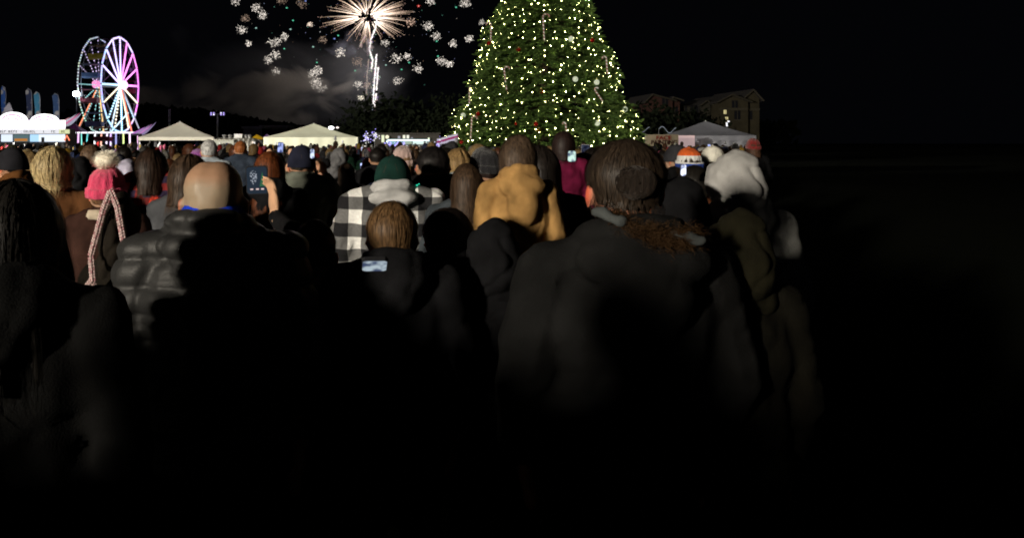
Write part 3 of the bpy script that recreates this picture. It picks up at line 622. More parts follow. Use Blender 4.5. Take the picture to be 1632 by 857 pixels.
# smoke: real volumes drifting from the launch place
def smoke(X0,X1,Y0,Y1,D,dep,dens,scale,col,label,seed,thr=.45,soft=.25):
    a = P(X0,Y1,D); b = P(X1,Y0,D); c = (a+b)/2; h = Vector((abs(b.x-a.x)/2, dep, abs(b.z-a.z)/2))
    mb = MB(); mb.ball((0,0,0), (h.x,h.y,h.z), 20, 12); 
    m = bpy.data.materials.new('smoke'); m.use_nodes = True; n = m.node_tree.nodes; l = m.node_tree.links; n.remove(n['Principled BSDF'])
    pv = N(n,'ShaderNodeVolumePrincipled'); pv.inputs['Color'].default_value = (*col,1); pv.inputs['Anisotropy'].default_value = -.1
    tc = N(n,'ShaderNodeTexCoord'); ad = N(n,'ShaderNodeVectorMath', operation='ADD'); ad.inputs[1].default_value = (seed*31,seed*17,0); l.new(tc.outputs['Object'], ad.inputs[0])
    mp = N(n,'ShaderNodeMapping'); mp.inputs['Scale'].default_value = (.8,.4,1.25); l.new(ad.outputs[0], mp.inputs['Vector'])
    nz = N(n,'ShaderNodeTexNoise'); nz.inputs['Scale'].default_value = scale; nz.inputs['Detail'].default_value = 5; nz.inputs['Roughness'].default_value = .55; nz.inputs['Distortion'].default_value = .6; l.new(mp.outputs[0], nz.inputs['Vector'])
    dv = N(n,'ShaderNodeVectorMath', operation='DIVIDE'); dv.inputs[1].default_value = tuple(h); l.new(tc.outputs['Object'], dv.inputs[0])
    ln = N(n,'ShaderNodeVectorMath', operation='LENGTH'); l.new(dv.outputs[0], ln.inputs[0])
    s1 = N(n,'ShaderNodeMapRange'); s1.inputs[1].default_value = 1; s1.inputs[2].default_value = .1; s1.inputs[3].default_value = -.42; s1.inputs[4].default_value = .14; l.new(ln.outputs['Value'], s1.inputs[0])
    a1 = N(n,'ShaderNodeMath', operation='ADD'); l.new(nz.outputs['Fac'], a1.inputs[0]); l.new(s1.outputs[0], a1.inputs[1])
    m1 = N(n,'ShaderNodeMapRange'); m1.inputs[1].default_value = thr; m1.inputs[2].default_value = thr+soft; m1.inputs[3].default_value = 0; m1.inputs[4].default_value = dens; l.new(a1.outputs[0], m1.inputs[0])
    l.new(m1.outputs[0], pv.inputs['Density']); l.new(pv.outputs[0], n['Material Output'].inputs['Volume'])
    o = mb.build('smoke_cloud', m, smooth=True); o.location = c; o.location.y = D; tag(o, label, 'smoke', kind='stuff')
smoke(90,690,78,240,392,18,.15,.045,(.8,.75,.7),'low bank of grey firework smoke over the dark treeline',1,.34,.5)
smoke(120,760,20,250,388,22,.016,.02,(.7,.72,.8),'very thin high haze drifting behind the firework',5,.28,.5)
smoke(470,615,5,140,396,8,.05,.11,(.6,.65,.95),'thin bluish smoke wisps under the burst',2,.50)
smoke(575,600,45,110,396,4,.22,.2,(.9,.85,.95),'small bright smoke puff beside the comet trails',3,.40)

# ------------------------------------------------------------------ ferris wheel
WD = 100.0; uh = Vector((.055,.998,0)).normalized(); ax = Vector((.998,-.055,0)).normalized(); px = WD/FPX
hub_n = P(193,136,WD-1.5); RW = 76*px*.985; hub_f = hub_n-ax*(34.5*px/.98)
wheel = empty('ferris_wheel', (hub_n.x, hub_n.y, 0)); tag(wheel, 'tall ferris wheel outlined in white, pink and blue lights', 'ferris wheel'); WO = Vector((hub_n.x, hub_n.y, 0))
def wp(hub, a, r): return hub+uh*(r*math.cos(a))+Vector((0,0,r*math.sin(a)))-WO
led = emis('led strips', s=1, attr=True, sample='NONE'); PAINT = mat('white ride paint', (.45,.45,.5), .4); NS = 16
def ledcol(a, t, k):
    # right side magenta, left blue-white, bottom turquoise
    c, s = math.cos(a), math.sin(a)
    if k == 0: base = Vector((1.5,1.15,2.2)) if s > .75 else (Vector((2.1,.55,2.0)) if c > .25 else Vector((1.0,1.1,2.1)))
    else: base = Vector((1.0,1.1,1.4)).lerp(Vector((1.3,1.3,.9)), .5-.5*s)
    if s < -.55: base = base.lerp(Vector((.7,1.9,1.9)), .45)
    return tuple(base)
r_ = random.Random(4)
for k, hub in enumerate((hub_n, hub_f)):
    rim = MB(); bulbs = MB()
    for i in range(NS):
        a0 = 2*PI*i/NS+.05; a1 = a0+2*PI/NS
        rim.tube([wp(hub,a0,RW),wp(hub,a1,RW)], .07, 6); rim.tube([wp(hub,a0,RW*.86),wp(hub,a1,RW*.86)], .045, 5)
        for q in range(11):
            t = (q+.5)/11
            if k and (q % 2 or math.cos(a0+.2) > .25): continue
            c = wp(hub,a0,RW).lerp(wp(hub,a1,RW), .04+.92*t)-ax*0; bulbs.oct(c+Vector((0,-.1,0)), .135 if k == 0 else .12, col=tuple(x*r_.uniform(.7,1.1) for x in ledcol(a0+t*.39,0,k)))
    rim.build('rim', PAINT, wheel); tag(bulbs.build('rim_lights', led, wheel, colors=True), kind='stuff')
    for i in range(NS):
        a = 2*PI*i/NS+.05; sp = MB(); sp.tube([wp(hub,a,.35),wp(hub,a,RW)], .05, 5); s = sp.build('spoke', PAINT, wheel)
        lb = MB(); c, sn = math.cos(a), math.sin(a)
        for q in range(24):
            t = (q+.5)/24; r = .4+(RW-.5)*t
            if k and (q % 2 or c > .2): continue
            if k == 0 and sn < .1 and c < -.2 and q % 2: continue
            if k == 0: col = Vector((2.0,.5,1.7)) if (c > .15 and sn > -.15) else (Vector((1.2,1.0,1.9)) if sn > 0 else (Vector((1.7,1.5,1.1)) if i % 2 else Vector((1.0,1.7,2.2))))
            else: col = Vector((1.0,.8,1.3)) if sn > 0 else Vector((.5,1.2,1.2))
            lb.oct(wp(hub,a,r)+Vector((0,-.08,0)), .145 if k == 0 else .085, col=tuple(col*(1.5-.3*t)))
        if lb.v: tag(lb.build('spoke_lights', led, s, colors=True), kind='stuff')
hb = MB(); hb.tube([hub_f-ax*.3-WO, hub_n+ax*.3-WO], .28, 12); hb.build('axle', PAINT, wheel)
hb = MB(); hb.ball(hub_n+ax*.32-WO, .6, 10, 8, col=(2.2,1.1,1.9)); hb.build('hub_lamp', led, wheel, colors=True)
hb = MB(); hb.ball(hub_f-ax*.1-WO+Vector((-.2,-.3,.1)), .55, 10, 8, col=(1.2,.35,.75)); hb.build('hub_lamp', led, wheel, colors=True)
seatcol = [(.22,.02,.05),(.05,.04,.12),(.08,.02,.04),(.06,.04,.05),(.55,.42,.04),(.12,.20,.40),(.42,.10,.14),(.12,.12,.30)]
CANV = colmat('painted fibreglass', .4, 3, var=.1, bump=.05)
for i in range(12):
    a = 2*PI*(i+.5)/12-.1; pa = (wp(hub_n,a,RW*.97)+wp(hub_f,a,RW*.97))/2; sc = RW/6.25*1.06
    q = empty('seat_car', pa, 0, wheel); q.rotation_euler = (0,0,math.atan2(ax.y,ax.x)); q.scale = (sc,)*3
    m_ = MB(); prof = [(-.52,-1.05),(-.48,-1.45),(-.3,-1.6),(.3,-1.6),(.48,-1.45),(.52,-1.05)]
    vs = [(x,y,z) for x in (-.95,.95) for y,z in prof]; m_.add(vs, [(j,j+1,j+7,j+6) for j in range(5)]+[tuple(range(6))[::-1],tuple(range(6,12))]); m_.box((-.97,-.56,-1.08),(.97,-.48,-1.0)); m_.box((-.97,.48,-1.08),(.97,.56,-1.0))
    m_.build('tub', CANV, q, color=seatcol[i%8])
    m_ = MB(); vs = [(x,y,z) for x in (-.95,.95) for y,z in ((-.6,-.05),(-.3,.12),(.3,.12),(.6,-.05))]; m_.add(vs,[(j,j+1,j+5,j+4) for j in range(3)]+[(0,3,2,1),(4,5,6,7),(0,4,7,3)])
    m_.build('canopy', CANV, q, color=tuple(.35*c for c in seatcol[i%8]))
    m_ = MB()
    for sx in (-.97,.97):
        for y in (-.5,.5): m_.tube([(sx,y*.1,0),(sx,y,-1.05)], .03, 5)
    for sx in (-.5,0,.5): m_.tube([(sx,-.5,-1.05),(sx,-.45,-.72)], .02, 4)
    m_.tube([(-.95,-.45,-.72),(.95,-.45,-.72)], .025, 5); m_.build('hanger', STEEL, q)
def leg(a,b,c,r=.13): 
    m_ = MB(); m_.tube([Vector(a)-WO,Vector(b)-WO], r, 8); o = m_.build('support_leg', PAINT, wheel)
    g = MB(); n_ = 44
    for q in range(n_): g.oct(Vector(a).lerp(Vector(b),(q+.5)/n_)-WO+Vector((0,-.17,0)), .11, col=c)
    tag(g.build('leg_lights', led, o, colors=True), kind='stuff')
gz = .9
for hub,(x0,x1) in ((hub_n,(176,211)),(hub_f,(122,166))):
    leg(hub, P(x0,212,WD-2.5), (1.6,.5,.25) if hub is hub_f else (1.3,1.6,1.9)); leg(hub, P(x1,212,WD-2.5 if x1 < 212 else WD), (1.9,.45,.3) if hub is hub_n else (1.6,1.0,.4))
leg(hub_n, P(222,205,WD+1), (.6,.6,.75), .1); leg(P(176,212,WD-3), P(205,180,WD-2), (1.2,1.7,2), .07)
# boarding platform with its lit rail
plat = empty('ride_platform', (P(170,228,WD-3.5).x, WD-3.5, 0)); tag(plat, 'boarding platform with a white lit rail under the ferris wheel', 'platform')
x0, x1 = P(115,0,WD-3.5).x-plat.location.x, P(225,0,WD-3.5).x-plat.location.x
zr = P(0,211.5,WD-3.5).z
m_ = MB(); m_.box((x0,0,0),(x1,6.5,.75)); m_.build('deck', STEEL, plat)
m_ = MB(); m_.box((x0,-.08,zr-.10),(x1,.02,zr+.10)); m_.build('rail_light', emis('platform rail light', (.95,.9,1), 1.5), plat)
for i,(X,c) in enumerate(((124,(1.4,.8,1.4)),(130,(.4,1.4,1.2)),(137,(.3,1.2,1.2)),(150,(1.5,1.5,1.6)),(160,(1.8,.8,.6)),(168,(1.6,1.3,1.7)),(176,(1.2,.8,1.6)),(185,(.5,.5,1.0)),(197,(1.1,1.4,.5)),(207,(1.7,1.4,1.8)),(219,(1.5,.9,1.4)))):
    x = P(X,0,WD-3.5).x-plat.location.x; m_ = MB(); m_.tube([(x,0,.2),(x+r_.uniform(-.15,.25),0,zr-.12)], .10, 6, col=c); m_.build('lit_post', led, plat, colors=True)
# little striped pavilion at the wheel's foot and its spiky pennants
def spikes(X,Y,D,n_,dx,dy,cols,label,rndseed):
    r2 = random.Random(rndseed); root = empty('spiky_crown', P(X,228,D)*1); root.location.z = 0; tag(root, label, 'ride decoration')
    zb = P(X,Y,D).z
    m_ = MB(); m_.tube([(0,0,0),(0,0,zb)], .06, 6); m_.box((-.7,-.2,zb-.25),(.7,.2,zb)); m_.build('mast', STEEL, root)
    for i in range(n_):
        u = i/(max(1,n_-1)); L = 1+.25*r2.random(); x0_ = (-.6+1.2*u); pts = []
        for q in range(7): t = q/6; pts.append((x0_+dx*D/FPX*t*L, -.05, zb-.1+dy*D/FPX*(t**1.3)*L*(.8+.4*u)))
        m_ = MB(); m_.tube(pts, [.14,.17,.16,.13,.09,.05,.01], 6, col=cols[i%len(cols)]); m_.build('spike', led, root, colors=True)
spikes(98,198,78,4,22,15,((.55,.25,.3),(.5,.5,.6),(.6,.15,.3),(.35,.35,.45)),'spray of pale and red spikes on the right end of the food stall roof',1)
spikes(64,200,80,3,9,16,((.5,.5,.25),(.6,.6,.6),(.4,.3,.25)),'short spikes between the two domes of the stall roof',2)
spikes(218,213,92,4,20,14,((.45,.15,.55),(.3,.25,.4),(.5,.2,.5),(.25,.2,.35)),'spray of purple spikes right of the ferris wheel foot',3)
def wedge(X0,X1,Y0,Y1,D,c,label):
    a = P(X0,Y1,D); b = P(X1,Y1,D); t = P((X0*.65+X1*.35),Y0,D); m_ = MB(); e = 2.2
    xx = a.x; vs = [(0,0,0),(b.x-a.x,0,0),(b.x-a.x,e,0),(0,e,0),(t.x-a.x,e/2,t.z-a.z)]
    root = empty('small_ticket_tent', (a.x,D,0)); tag(root,label,'tent')
    m_.add([(v[0],v[1],v[2]+a.z) for v in vs], [(0,1,4),(1,2,4),(2,3,4),(3,0,4)]); m_.build('roof', CANV, root, color=c)
    for x,y in ((.05,.05),(b.x-a.x-.05,.05),(.05,e-.05),(b.x-a.x-.05,e-.05)): m_ = MB(); m_.tube([(x,y,0),(x,y,a.z)], .04, 6); m_.build('leg', STEEL, root)
wedge(103,129,196,210,84,(.35,.08,.3),'small magenta tent roof left of the ferris wheel foot')
wedge(398,422,214,222,70,(.75,.45,.02),'yellow tent roof behind the silver food trailer')
wedge(416,434,213,222,73,(.16,.08,.28),'purple tent roof right of the yellow one')
# bright flood lamp left of the wheel
lp_ = P(122,150,92); root = empty('flood_lamp_mast', (lp_.x,92,0)); tag(root, 'dazzling blue white flood lamp on a mast left of the ferris wheel', 'floodlight')
m_ = MB(); m_.tube([(0,0,0),(0,0,lp_.z)], .07, 8); m_.build('mast', STEEL, root)
m_ = MB(); m_.ball((0,-.1,lp_.z), (.42,.2,.30), 12, 8); m_.build('lamp', emis('flood lamp glare', (.75,.88,1), 60), root)

# ------------------------------------------------------------------ food stall with two lit domes
SD = 76.0; st = P(50,228,SD); root = empty('food_stall', (st.x,SD,0)); tag(root, 'brilliantly lit white food stall with two domed signs at the left edge', 'food stall'); X_ = lambda X: P(X,0,SD).x-st.x; Z_ = lambda Y: P(0,Y,SD).z
glowW = emis('backlit stall sign', (1,.97,1), 3.0)
m_ = MB(); m_.box((X_(-30),0,.5),(X_(104),2.6,Z_(205))); m_.build('body', mat('stall white panel',(.7,.7,.75),.5), root)
for x in (-12,60,95): m_ = MB(); m_.tube([(X_(x)-.12,.9,.42),(X_(x)+.12,.9,.42)], .42, 14); o = m_.build('wheel', RUB, root)
m_ = MB(); m_.box((X_(-30),-.35,Z_(205.5)),(X_(104),-.02,Z_(192))); m_.build('marquee', glowW, root)
m_ = MB()
for i in range(90): x = X_(-29)+(X_(99)-X_(-29))*i/89; m_.oct((x,-.42,Z_(193)), .09, col=(2.2,1.6,2.2)); m_.oct((x,-.42,Z_(204.8)), .07, col=(2,1.8,2))
tag(m_.build('marquee_bulbs', led, root, colors=True), kind='stuff')
for cx,top in ((22,179),(72,182)):
    m_ = MB(); pts = []; wd_ = 22
    for k in range(17): a = PI*k/16; pts.append((X_(cx+wd_*math.cos(a)), Z_(196)+(Z_(top)-Z_(196))*math.sin(a)**.8))
    M_ = len(pts); m_.add([(x,-.3,z) for x,z in pts]+[(x,.1,z) for x,z in pts], [tuple(range(M_))[::-1],tuple(range(M_,2*M_))]+[(i,i+1,i+1+M_,i+M_) for i in range(M_-1)])
    d = m_.build('dome_sign', glowW, root)
    for s_,c in ((.78,(1.3,.2,.45)),(.5,(1.2,.35,.5))):
        m_ = MB(); m_.tube([(X_(cx)+(x-X_(cx))*s_,-.36,Z_(198)+(z-Z_(198))*s_) for x,z in pts[2:-2]], .075, 5, col=c); m_.build('neon_arc', led, d, colors=True)
# panel of sign boards; their lettering is too small to read in the photograph
for i,(a,b) in enumerate(((-30,38),(39.5,65),(66,82),(83,98),(99,115))):
    m_ = MB(); m_.box((X_(a),-.75,Z_(213.3)),(X_(b),-.62,Z_(206.8))); s = m_.build('sign_board', emis('sign board %d'%i, (.85,.85,.9) if i < 4 else (.75,.8,.45), 1.0), root)
    m_ = MB(); x = X_(a)+.25; r2 = random.Random(i)
    while x < X_(b)-.35:
        w_ = r2.uniform(.1,.2); zc = (Z_(213.3)+Z_(206.8))/2
        if r2.random() < .85:
            sh = r2.randint(0,3)
            m_.box((x,-.765,zc-.11),(x+.05,-.755,zc+.11)); 
            if sh != 1: m_.box((x+.055,-.765,zc+.06),(x+w_,-.755,zc+.11))
            if sh != 2: m_.box((x+.055,-.765,zc-.11),(x+w_,-.755,zc-.06))
            if sh == 3: m_.box((x+.055,-.765,zc-.025),(x+w_,-.755,zc+.02))
        x += w_+.07
    m_.build('lettering', mat('sign ink %d'%i, ((.03,.03,.05),(.25,.02,.1),(.04,.04,.08),(.05,.05,.05),(.35,.3,.02))[i], .6), s)
m_ = MB(); m_.box((X_(-30),-.95,Z_(214.2)),(X_(100),.0,Z_(213.6))); m_.build('awning', STEEL, root)
for (a,b,c) in ((2,20,(.85,.95,1.1)),(22,46,(.10,.16,.17)),(48,62,(.5,.8,1.1)),(62,104,(.95,1.05,1.2))):
    m_ = MB(); m_.box((X_(a),-.04,Z_(226)),(X_(b),-.01,Z_(214.5)), col=c); o = m_.build('serving_window', led, root, colors=True)
    m_ = MB(); m_.box((X_(a)-.05,-.09,Z_(226.6)),(X_(b)+.05,-.045,Z_(226))); m_.build('frame', STEEL, o)
m_ = MB(); m_.box((X_(24),-.12,Z_(225)),(X_(44),-.05,Z_(221)), col=(.5,.2,.04)); m_.build('counter_display', led, root, colors=True)
m_ = MB(); m_.tube([(X_(104),-.2,Z_(224)),(X_(108),-.2,Z_(216)),(X_(112),-.2,Z_(224))], .07, 5, col=(1.6,.4,.2)); m_.build('neon_letter', led, root, colors=True)
# feather banners and the pale pointed sign behind the stall
m_fl, n, l, p = nt('printed banner'); oi = N(n,'ShaderNodeObjectInfo'); tc = N(n,'ShaderNodeTexCoord'); vo = N(n,'ShaderNodeTexVoronoi'); vo.inputs['Scale'].default_value = 1.6; l.new(tc.outputs['Object'], vo.inputs['Vector'])
mxx = N(n,'ShaderNodeMix', data_type='RGBA'); rp = N(n,'ShaderNodeValToRGB'); rp.color_ramp.elements[0].position=.35; rp.color_ramp.elements[1].position=.5; l.new(vo.outputs['Distance'], rp.inputs[0]); l.new(rp.outputs[0], mxx.inputs['Factor'])
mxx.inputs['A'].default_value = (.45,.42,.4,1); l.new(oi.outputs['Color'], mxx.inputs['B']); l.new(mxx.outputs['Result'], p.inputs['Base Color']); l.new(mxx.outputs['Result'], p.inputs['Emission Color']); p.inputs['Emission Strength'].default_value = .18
for X,Yt,wp_,c,lab in ((6,137,9,(.03,.10,.35),'blue and white feather banner at the left edge'),(47,141,11,(.02,.03,.08),'dark feather banner behind the gap between the stall domes'),(60,146,11,(.05,.25,.4),'light blue and red feather banner right of the dark one'),(90,149,12,(.03,.08,.2),'blue edged feather banner nearest the ferris wheel')):
    D = 82; b = P(X,228,D); q = empty('feather_banner', (b.x,D,0)); tag(q, lab, 'banner', 'feather banners behind the food stall'); zt = P(X,Yt,D).z; zb = P(X,200,D).z; w_ = wp_*D/FPX
    m_ = MB(); pl = [(w_*.5*0+ w_*.35,0,0),(w_*.35,0,zt-.8),(w_*.2,0,zt-.2),(-w_*.25,0,zt)]; m_.tube(pl, .04, 5); m_.build('pole', WHITEM, q)
    vs = []; K = 12
    for k in range(K+1):
        t = k/K; z = zb+(zt-zb)*t; xr = w_*.33 if t < .82 else w_*(.33-.55*((t-.82)/.18)**2*1.0); xl = -w_*.55+w_*.25*(1-t)
        wv_ = .06*math.sin(t*9+X); vs += [(xl,wv_,z-(.3 if k==K else 0)),(xr,0,z)]
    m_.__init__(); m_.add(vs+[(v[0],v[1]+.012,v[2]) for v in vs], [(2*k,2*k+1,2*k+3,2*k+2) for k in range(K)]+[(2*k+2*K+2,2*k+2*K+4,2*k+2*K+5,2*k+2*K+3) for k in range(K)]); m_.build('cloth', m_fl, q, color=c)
b = P(16,228,81); q = empty('pointed_sign', (b.x,81,0)); tag(q, 'pale pointed sign standing behind the left dome', 'sign'); m_ = MB(); s = 81/FPX; z0 = P(0,195,81).z
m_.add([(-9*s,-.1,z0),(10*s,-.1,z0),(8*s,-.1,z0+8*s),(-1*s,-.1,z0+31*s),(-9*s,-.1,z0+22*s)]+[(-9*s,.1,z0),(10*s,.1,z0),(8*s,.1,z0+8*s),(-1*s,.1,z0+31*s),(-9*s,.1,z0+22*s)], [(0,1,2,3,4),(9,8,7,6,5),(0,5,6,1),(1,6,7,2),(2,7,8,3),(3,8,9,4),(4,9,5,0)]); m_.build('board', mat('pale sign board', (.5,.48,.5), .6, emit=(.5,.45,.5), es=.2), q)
m_ = MB(); m_.tube([(0,.15,0),(0,.15,z0+10*s)], .08, 6); m_.build('post', STEEL, q)

# ------------------------------------------------------------------ tents
m_can, n, l, p = nt('white canvas'); p.inputs['Roughness'].default_value = .6; tc = N(n,'ShaderNodeTexCoord'); nz = N(n,'ShaderNodeTexNoise'); nz.inputs['Scale'].default_value = .9; nz.inputs['Detail'].default_value = 5
l.new(tc.outputs['Object'], nz.inputs['Vector']); rp = N(n,'ShaderNodeValToRGB'); rp.color_ramp.elements[0].color=(.60,.57,.50,1); rp.color_ramp.elements[1].color=(.80,.78,.70,1); l.new(nz.outputs['Fac'], rp.inputs[0])
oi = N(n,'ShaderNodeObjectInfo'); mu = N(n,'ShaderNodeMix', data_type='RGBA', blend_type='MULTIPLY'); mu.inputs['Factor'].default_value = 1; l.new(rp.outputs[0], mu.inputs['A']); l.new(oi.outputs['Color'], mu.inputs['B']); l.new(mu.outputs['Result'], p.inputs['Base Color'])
bp = N(n,'ShaderNodeBump'); bp.inputs['Strength'].default_value = .6; bp.inputs['Distance'].default_value = .08; l.new(nz.outputs['Fac'], bp.inputs['Height']); l.new(bp.outputs[0], p.inputs['Normal'])
def tent(cen, half, rz, ze, zp, val, label, tint=(1,1,1), wall=None, scallop=False):
    root = empty('canopy_tent', (cen[0],cen[1],0), rz); tag(root, label, 'tent'); hx, hy = half
    m_ = MB(); cs = [(-hx,-hy),(hx,-hy),(hx,hy),(-hx,hy)]
    for i in range(4):
        a, b = Vector((*cs[i],ze)), Vector((*cs[(i+1)%4],ze)); top = Vector((0,0,zp)); rows = []
        for k in range(9):
            t = k/8; row = []
            for j in range(11):
                u = j/10; q = a.lerp(b,u).lerp(top,t); sag = -.05*math.sin(PI*t)*(zp-ze)-.10*math.sin(PI*u)*(1-t)*t*2; q.z += sag; row.append(q)
            rows.append(row)
        vs = [q for r in rows for q in r]; m_.add(vs, [(k*11+j,k*11+j+1,(k+1)*11+j+1,(k+1)*11+j) for k in range(8) for j in range(10)])
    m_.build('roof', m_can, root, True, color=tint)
    for i in range(4):
        a, b = Vector((*cs[i],ze)), Vector((*cs[(i+1)%4],ze)); out = Vector(((b-a).y,-(b-a).x,0)).normalized()*.02; vs = []; K = 40
        for j in range(K+1):
            u = j/K; q = a.lerp(b,u)+out*(1+.8*math.sin(u*37)); d = val*(1+(.22*abs(math.sin(u*PI*7)) if scallop else 0)); vs += [q+Vector((0,0,.0)), q-Vector((0,0,d))]
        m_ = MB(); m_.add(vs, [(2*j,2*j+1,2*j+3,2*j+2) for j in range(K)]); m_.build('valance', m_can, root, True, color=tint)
    for x,y in cs: m_ = MB(); m_.tube([(x*.97,y*.97,0),(x*.97,y*.97,ze)], .035, 8); m_.build('pole', WHITEM, root)
    if wall:
        for i in wall:
            a, b = Vector((*cs[i],0))*.985, Vector((*cs[(i+1)%4],0))*.985; vs = []; K = 50
            nn_ = Vector(((b-a).y,-(b-a).x,0)).normalized()
            for j in range(K+1): q = a.lerp(b,j/K)+nn_*(.05*math.sin(j*.9)); vs += [Vector((q.x,q.y,.02)), Vector((q.x,q.y,ze-.02))]
            m_ = MB(); m_.add(vs, [(2*j,2*j+2,2*j+3,2*j+1) for j in range(K)]); m_.build('side_wall', m_can, root, True, color=tint)
    m_ = MB(); m_.tube([(0,0,zp-.1),(0,0,zp+.03)], .04, 6); m_.build('finial', WHITEM, root)
    return root
# rotation: near corner towards the right, so that a slice of the right-hand roof shows
D=66; c=P(282,228,D); hh = 3.1
tent((c.x,D+1.0), (hh,hh), R(9), P(0,218.5,D-3).z, P(0,193.5,D).z, .28, 'white pointed tent beside the ferris wheel')
D=53; c=P(500,228,D)
tent((c.x,D), (3.12,3.12), R(1), P(0,219,D-3).z, P(0,197,D).z, .52, 'white pointed tent with scalloped edge in the centre below the smoke', tint=(.88,.94,.86), wall=(0,2,1,3), scallop=True)
D=46; c=P(1122,228,D)
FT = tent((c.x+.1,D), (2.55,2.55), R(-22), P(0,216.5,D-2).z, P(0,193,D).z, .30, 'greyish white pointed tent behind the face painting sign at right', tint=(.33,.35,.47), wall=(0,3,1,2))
# sign, and a pink panel that glows in place of light on the wall
q = empty('face_painting_sign', (P(1053,228,43).x, 42.6, 0)); tag(q, 'cream banner reading FACE PAINTING beside the right tent', 'sign')
a, b = P(1029,233,42.6), P(1081,214.5,42.6); m_ = MB(); m_.box((a.x-q.location.x,-.02,a.z),(b.x-q.location.x,.02,b.z)); m_.build('banner', mat('cream banner', (.50,.42,.30), .7, scale=2), q)
for x in (a.x,b.x): m_ = MB(); m_.tube([(x-q.location.x,.05,0),(x-q.location.x,.05,b.z+.05)], .03, 6); m_.build('post', STEEL, q)
def text(s, parent, loc, size, m, name='lettering', w=None):
    cu = bpy.data.curves.new(name, 'FONT'); cu.body = s; cu.size = size; cu.align_x = 'CENTER'; cu.extrude = .004; cu.offset = size*.025
    t = bpy.data.objects.new(name, cu); COL.objects.link(t); dg = bpy.context.evaluated_depsgraph_get(); me = bpy.data.meshes.new_from_object(t.evaluated_get(dg)); bpy.data.objects.remove(t)
    me.materials.clear(); me.materials.append(m); o = bpy.data.objects.new(name, me); COL.objects.link(o); o.parent = parent; o.location = loc; o.rotation_euler = (R(90),0,0)
    if w: xs = [v.co.x for v in me.vertices]; o.scale = (w/(max(xs)-min(xs)),1,1)
    return o
cx = (P(1058,0,42.6)-q.location).x
text('FACE', q, (cx-.02,-.03,P(0,222.6,42.6).z), .30, mat('red sign ink', (.35,.03,.02), .6), w=24*42.6/FPX)
text('PAINTING', q, ((P(1058,0,42.6)-q.location).x,-.03,P(0,230,42.6).z), .32, mat('dark sign ink', (.07,.02,.02), .6), w=41*42.6/FPX)
q = empty('glow_tent_panel', (P(1093,228,43).x, 43.2, 0)); tag(q, 'pink glowing cloth panel standing in for the lit wall of the right tent', 'panel')
a, b = P(1081.5,240,43.2), P(1107,216,43.2); m_ = MB(); m_.box((a.x-q.location.x,-.02,.05),(b.x-q.location.x,.02,b.z)); m_.build('cloth', mat('pink glowing cloth', (.7,.5,.5), .8, scale=1.5, emit=(1,.72,.72), es=.38), q)  # light on the tent wall put into the cloth's colour and glow
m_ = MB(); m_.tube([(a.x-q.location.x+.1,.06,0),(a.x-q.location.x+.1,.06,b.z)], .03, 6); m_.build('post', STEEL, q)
q = empty('side_awning', (P(1040,228,44).x,44,0)); tag(q,'grey curved car roof below the face painting sign','car')
m_ = MB(); s=44/FPX; pts=[(-12,0),(-10,8),(-4,11),(6,11),(12,6),(16,0)]; vs=[(x*s,y_,1.0+z*s) for y_ in (0,3) for x,z in pts]; m_.add(vs,[(i,i+1,i+7,i+6) for i in range(5)]+[(5,4,3,2,1,0),(6,7,8,9,10,11)]); m_.box((-13*s,-.1,.35),(20*s,3.1,1.0)); m_.build('body', mat('grey car paint',(.25,.25,.26),.3), q)
for x in (-8,14): 
    m_ = MB(); m_.tube([(x*s,-.15,.33),(x*s,.1,.33)], .33, 14); m_.build('wheel', RUB, q)
q.name = 'parked_car'

# ------------------------------------------------------------------ silver food trailer, stage trailer, masts
D = 60; t0 = P(374,228,D); q = empty('food_trailer', (t0.x,D,0)); tag(q, 'silver rounded food trailer between the two white tents', 'food trailer'); Xq = lambda X: P(X,0,D).x-t0.x; Zq = lambda Y: P(0,Y,D).z
SIL = mat('brushed silver skin', (.5,.48,.42), .32, .6, scale=3, bump=.05)
m_ = MB(); K = 14; L0, L1 = Xq(334), Xq(411); secs = []
for i in range(K+1):
    t = i/K; x = L0+(L1-L0)*t; e = min(t,1-t)*K/2.2; sc = min(1,.70+.3*math.sin(min(1,e)*PI/2)); zt_ = Zq(219.5); zb_ = .55; vs = []
    for k in range(16):
        a = 2*PI*k/16; cy = math.copysign(abs(math.cos(a))**.6,math.cos(a)); cz = math.copysign(abs(math.sin(a))**.6,math.sin(a)); vs.append((x,1.2+1.15*cy*sc,(zt_+zb_)/2+(zt_-zb_)/2*cz*sc))
    secs += vs
m_.add(secs, [(i*16+k,i*16+(k+1)%16,(i+1)*16+(k+1)%16,(i+1)*16+k) for i in range(K) for k in range(16)]+[tuple(range(16))[::-1],tuple(range(K*16,K*16+16))]); m_.build('body', SIL, q, True)
for i in range(1,10): x=L0+(L1-L0)*i/10; m_ = MB(); m_.box((x-.015,-.03,.9),(x+.015,.05,Zq(221))); m_.build('panel_seam', STEEL, q)
m_ = MB(); m_.box((Xq(342),-.02,Zq(233)),(Xq(372),.03,Zq(224)),); m_.build('serving_window', emis('trailer window', (.75,.72,.55), .75), q)
m_ = MB(); m_.box((Xq(340),-.45,Zq(223.6)),(Xq(374),.0,Zq(223))); m_.build('window_flap', SIL, q)
m_ = MB(); m_.box((Xq(376),-.03,Zq(230)),(Xq(384),.03,Zq(226)),); m_.build('vent_grille', BLACKP, q)
m_ = MB(); m_.box((Xq(370),.8,Zq(219.8)),(Xq(383),1.6,Zq(213.5))); m_.build('roof_unit', WHITEM, q)
for X in (353,362,388,394): m_ = MB(); m_.tube([(Xq(X),1.2,Zq(220)),(Xq(X),1.2,Zq(216))], .12, 8); m_.ball((Xq(X),1.2,Zq(216)),(.2,.2,.1),8,5); m_.build('roof_vent', STEEL, q)
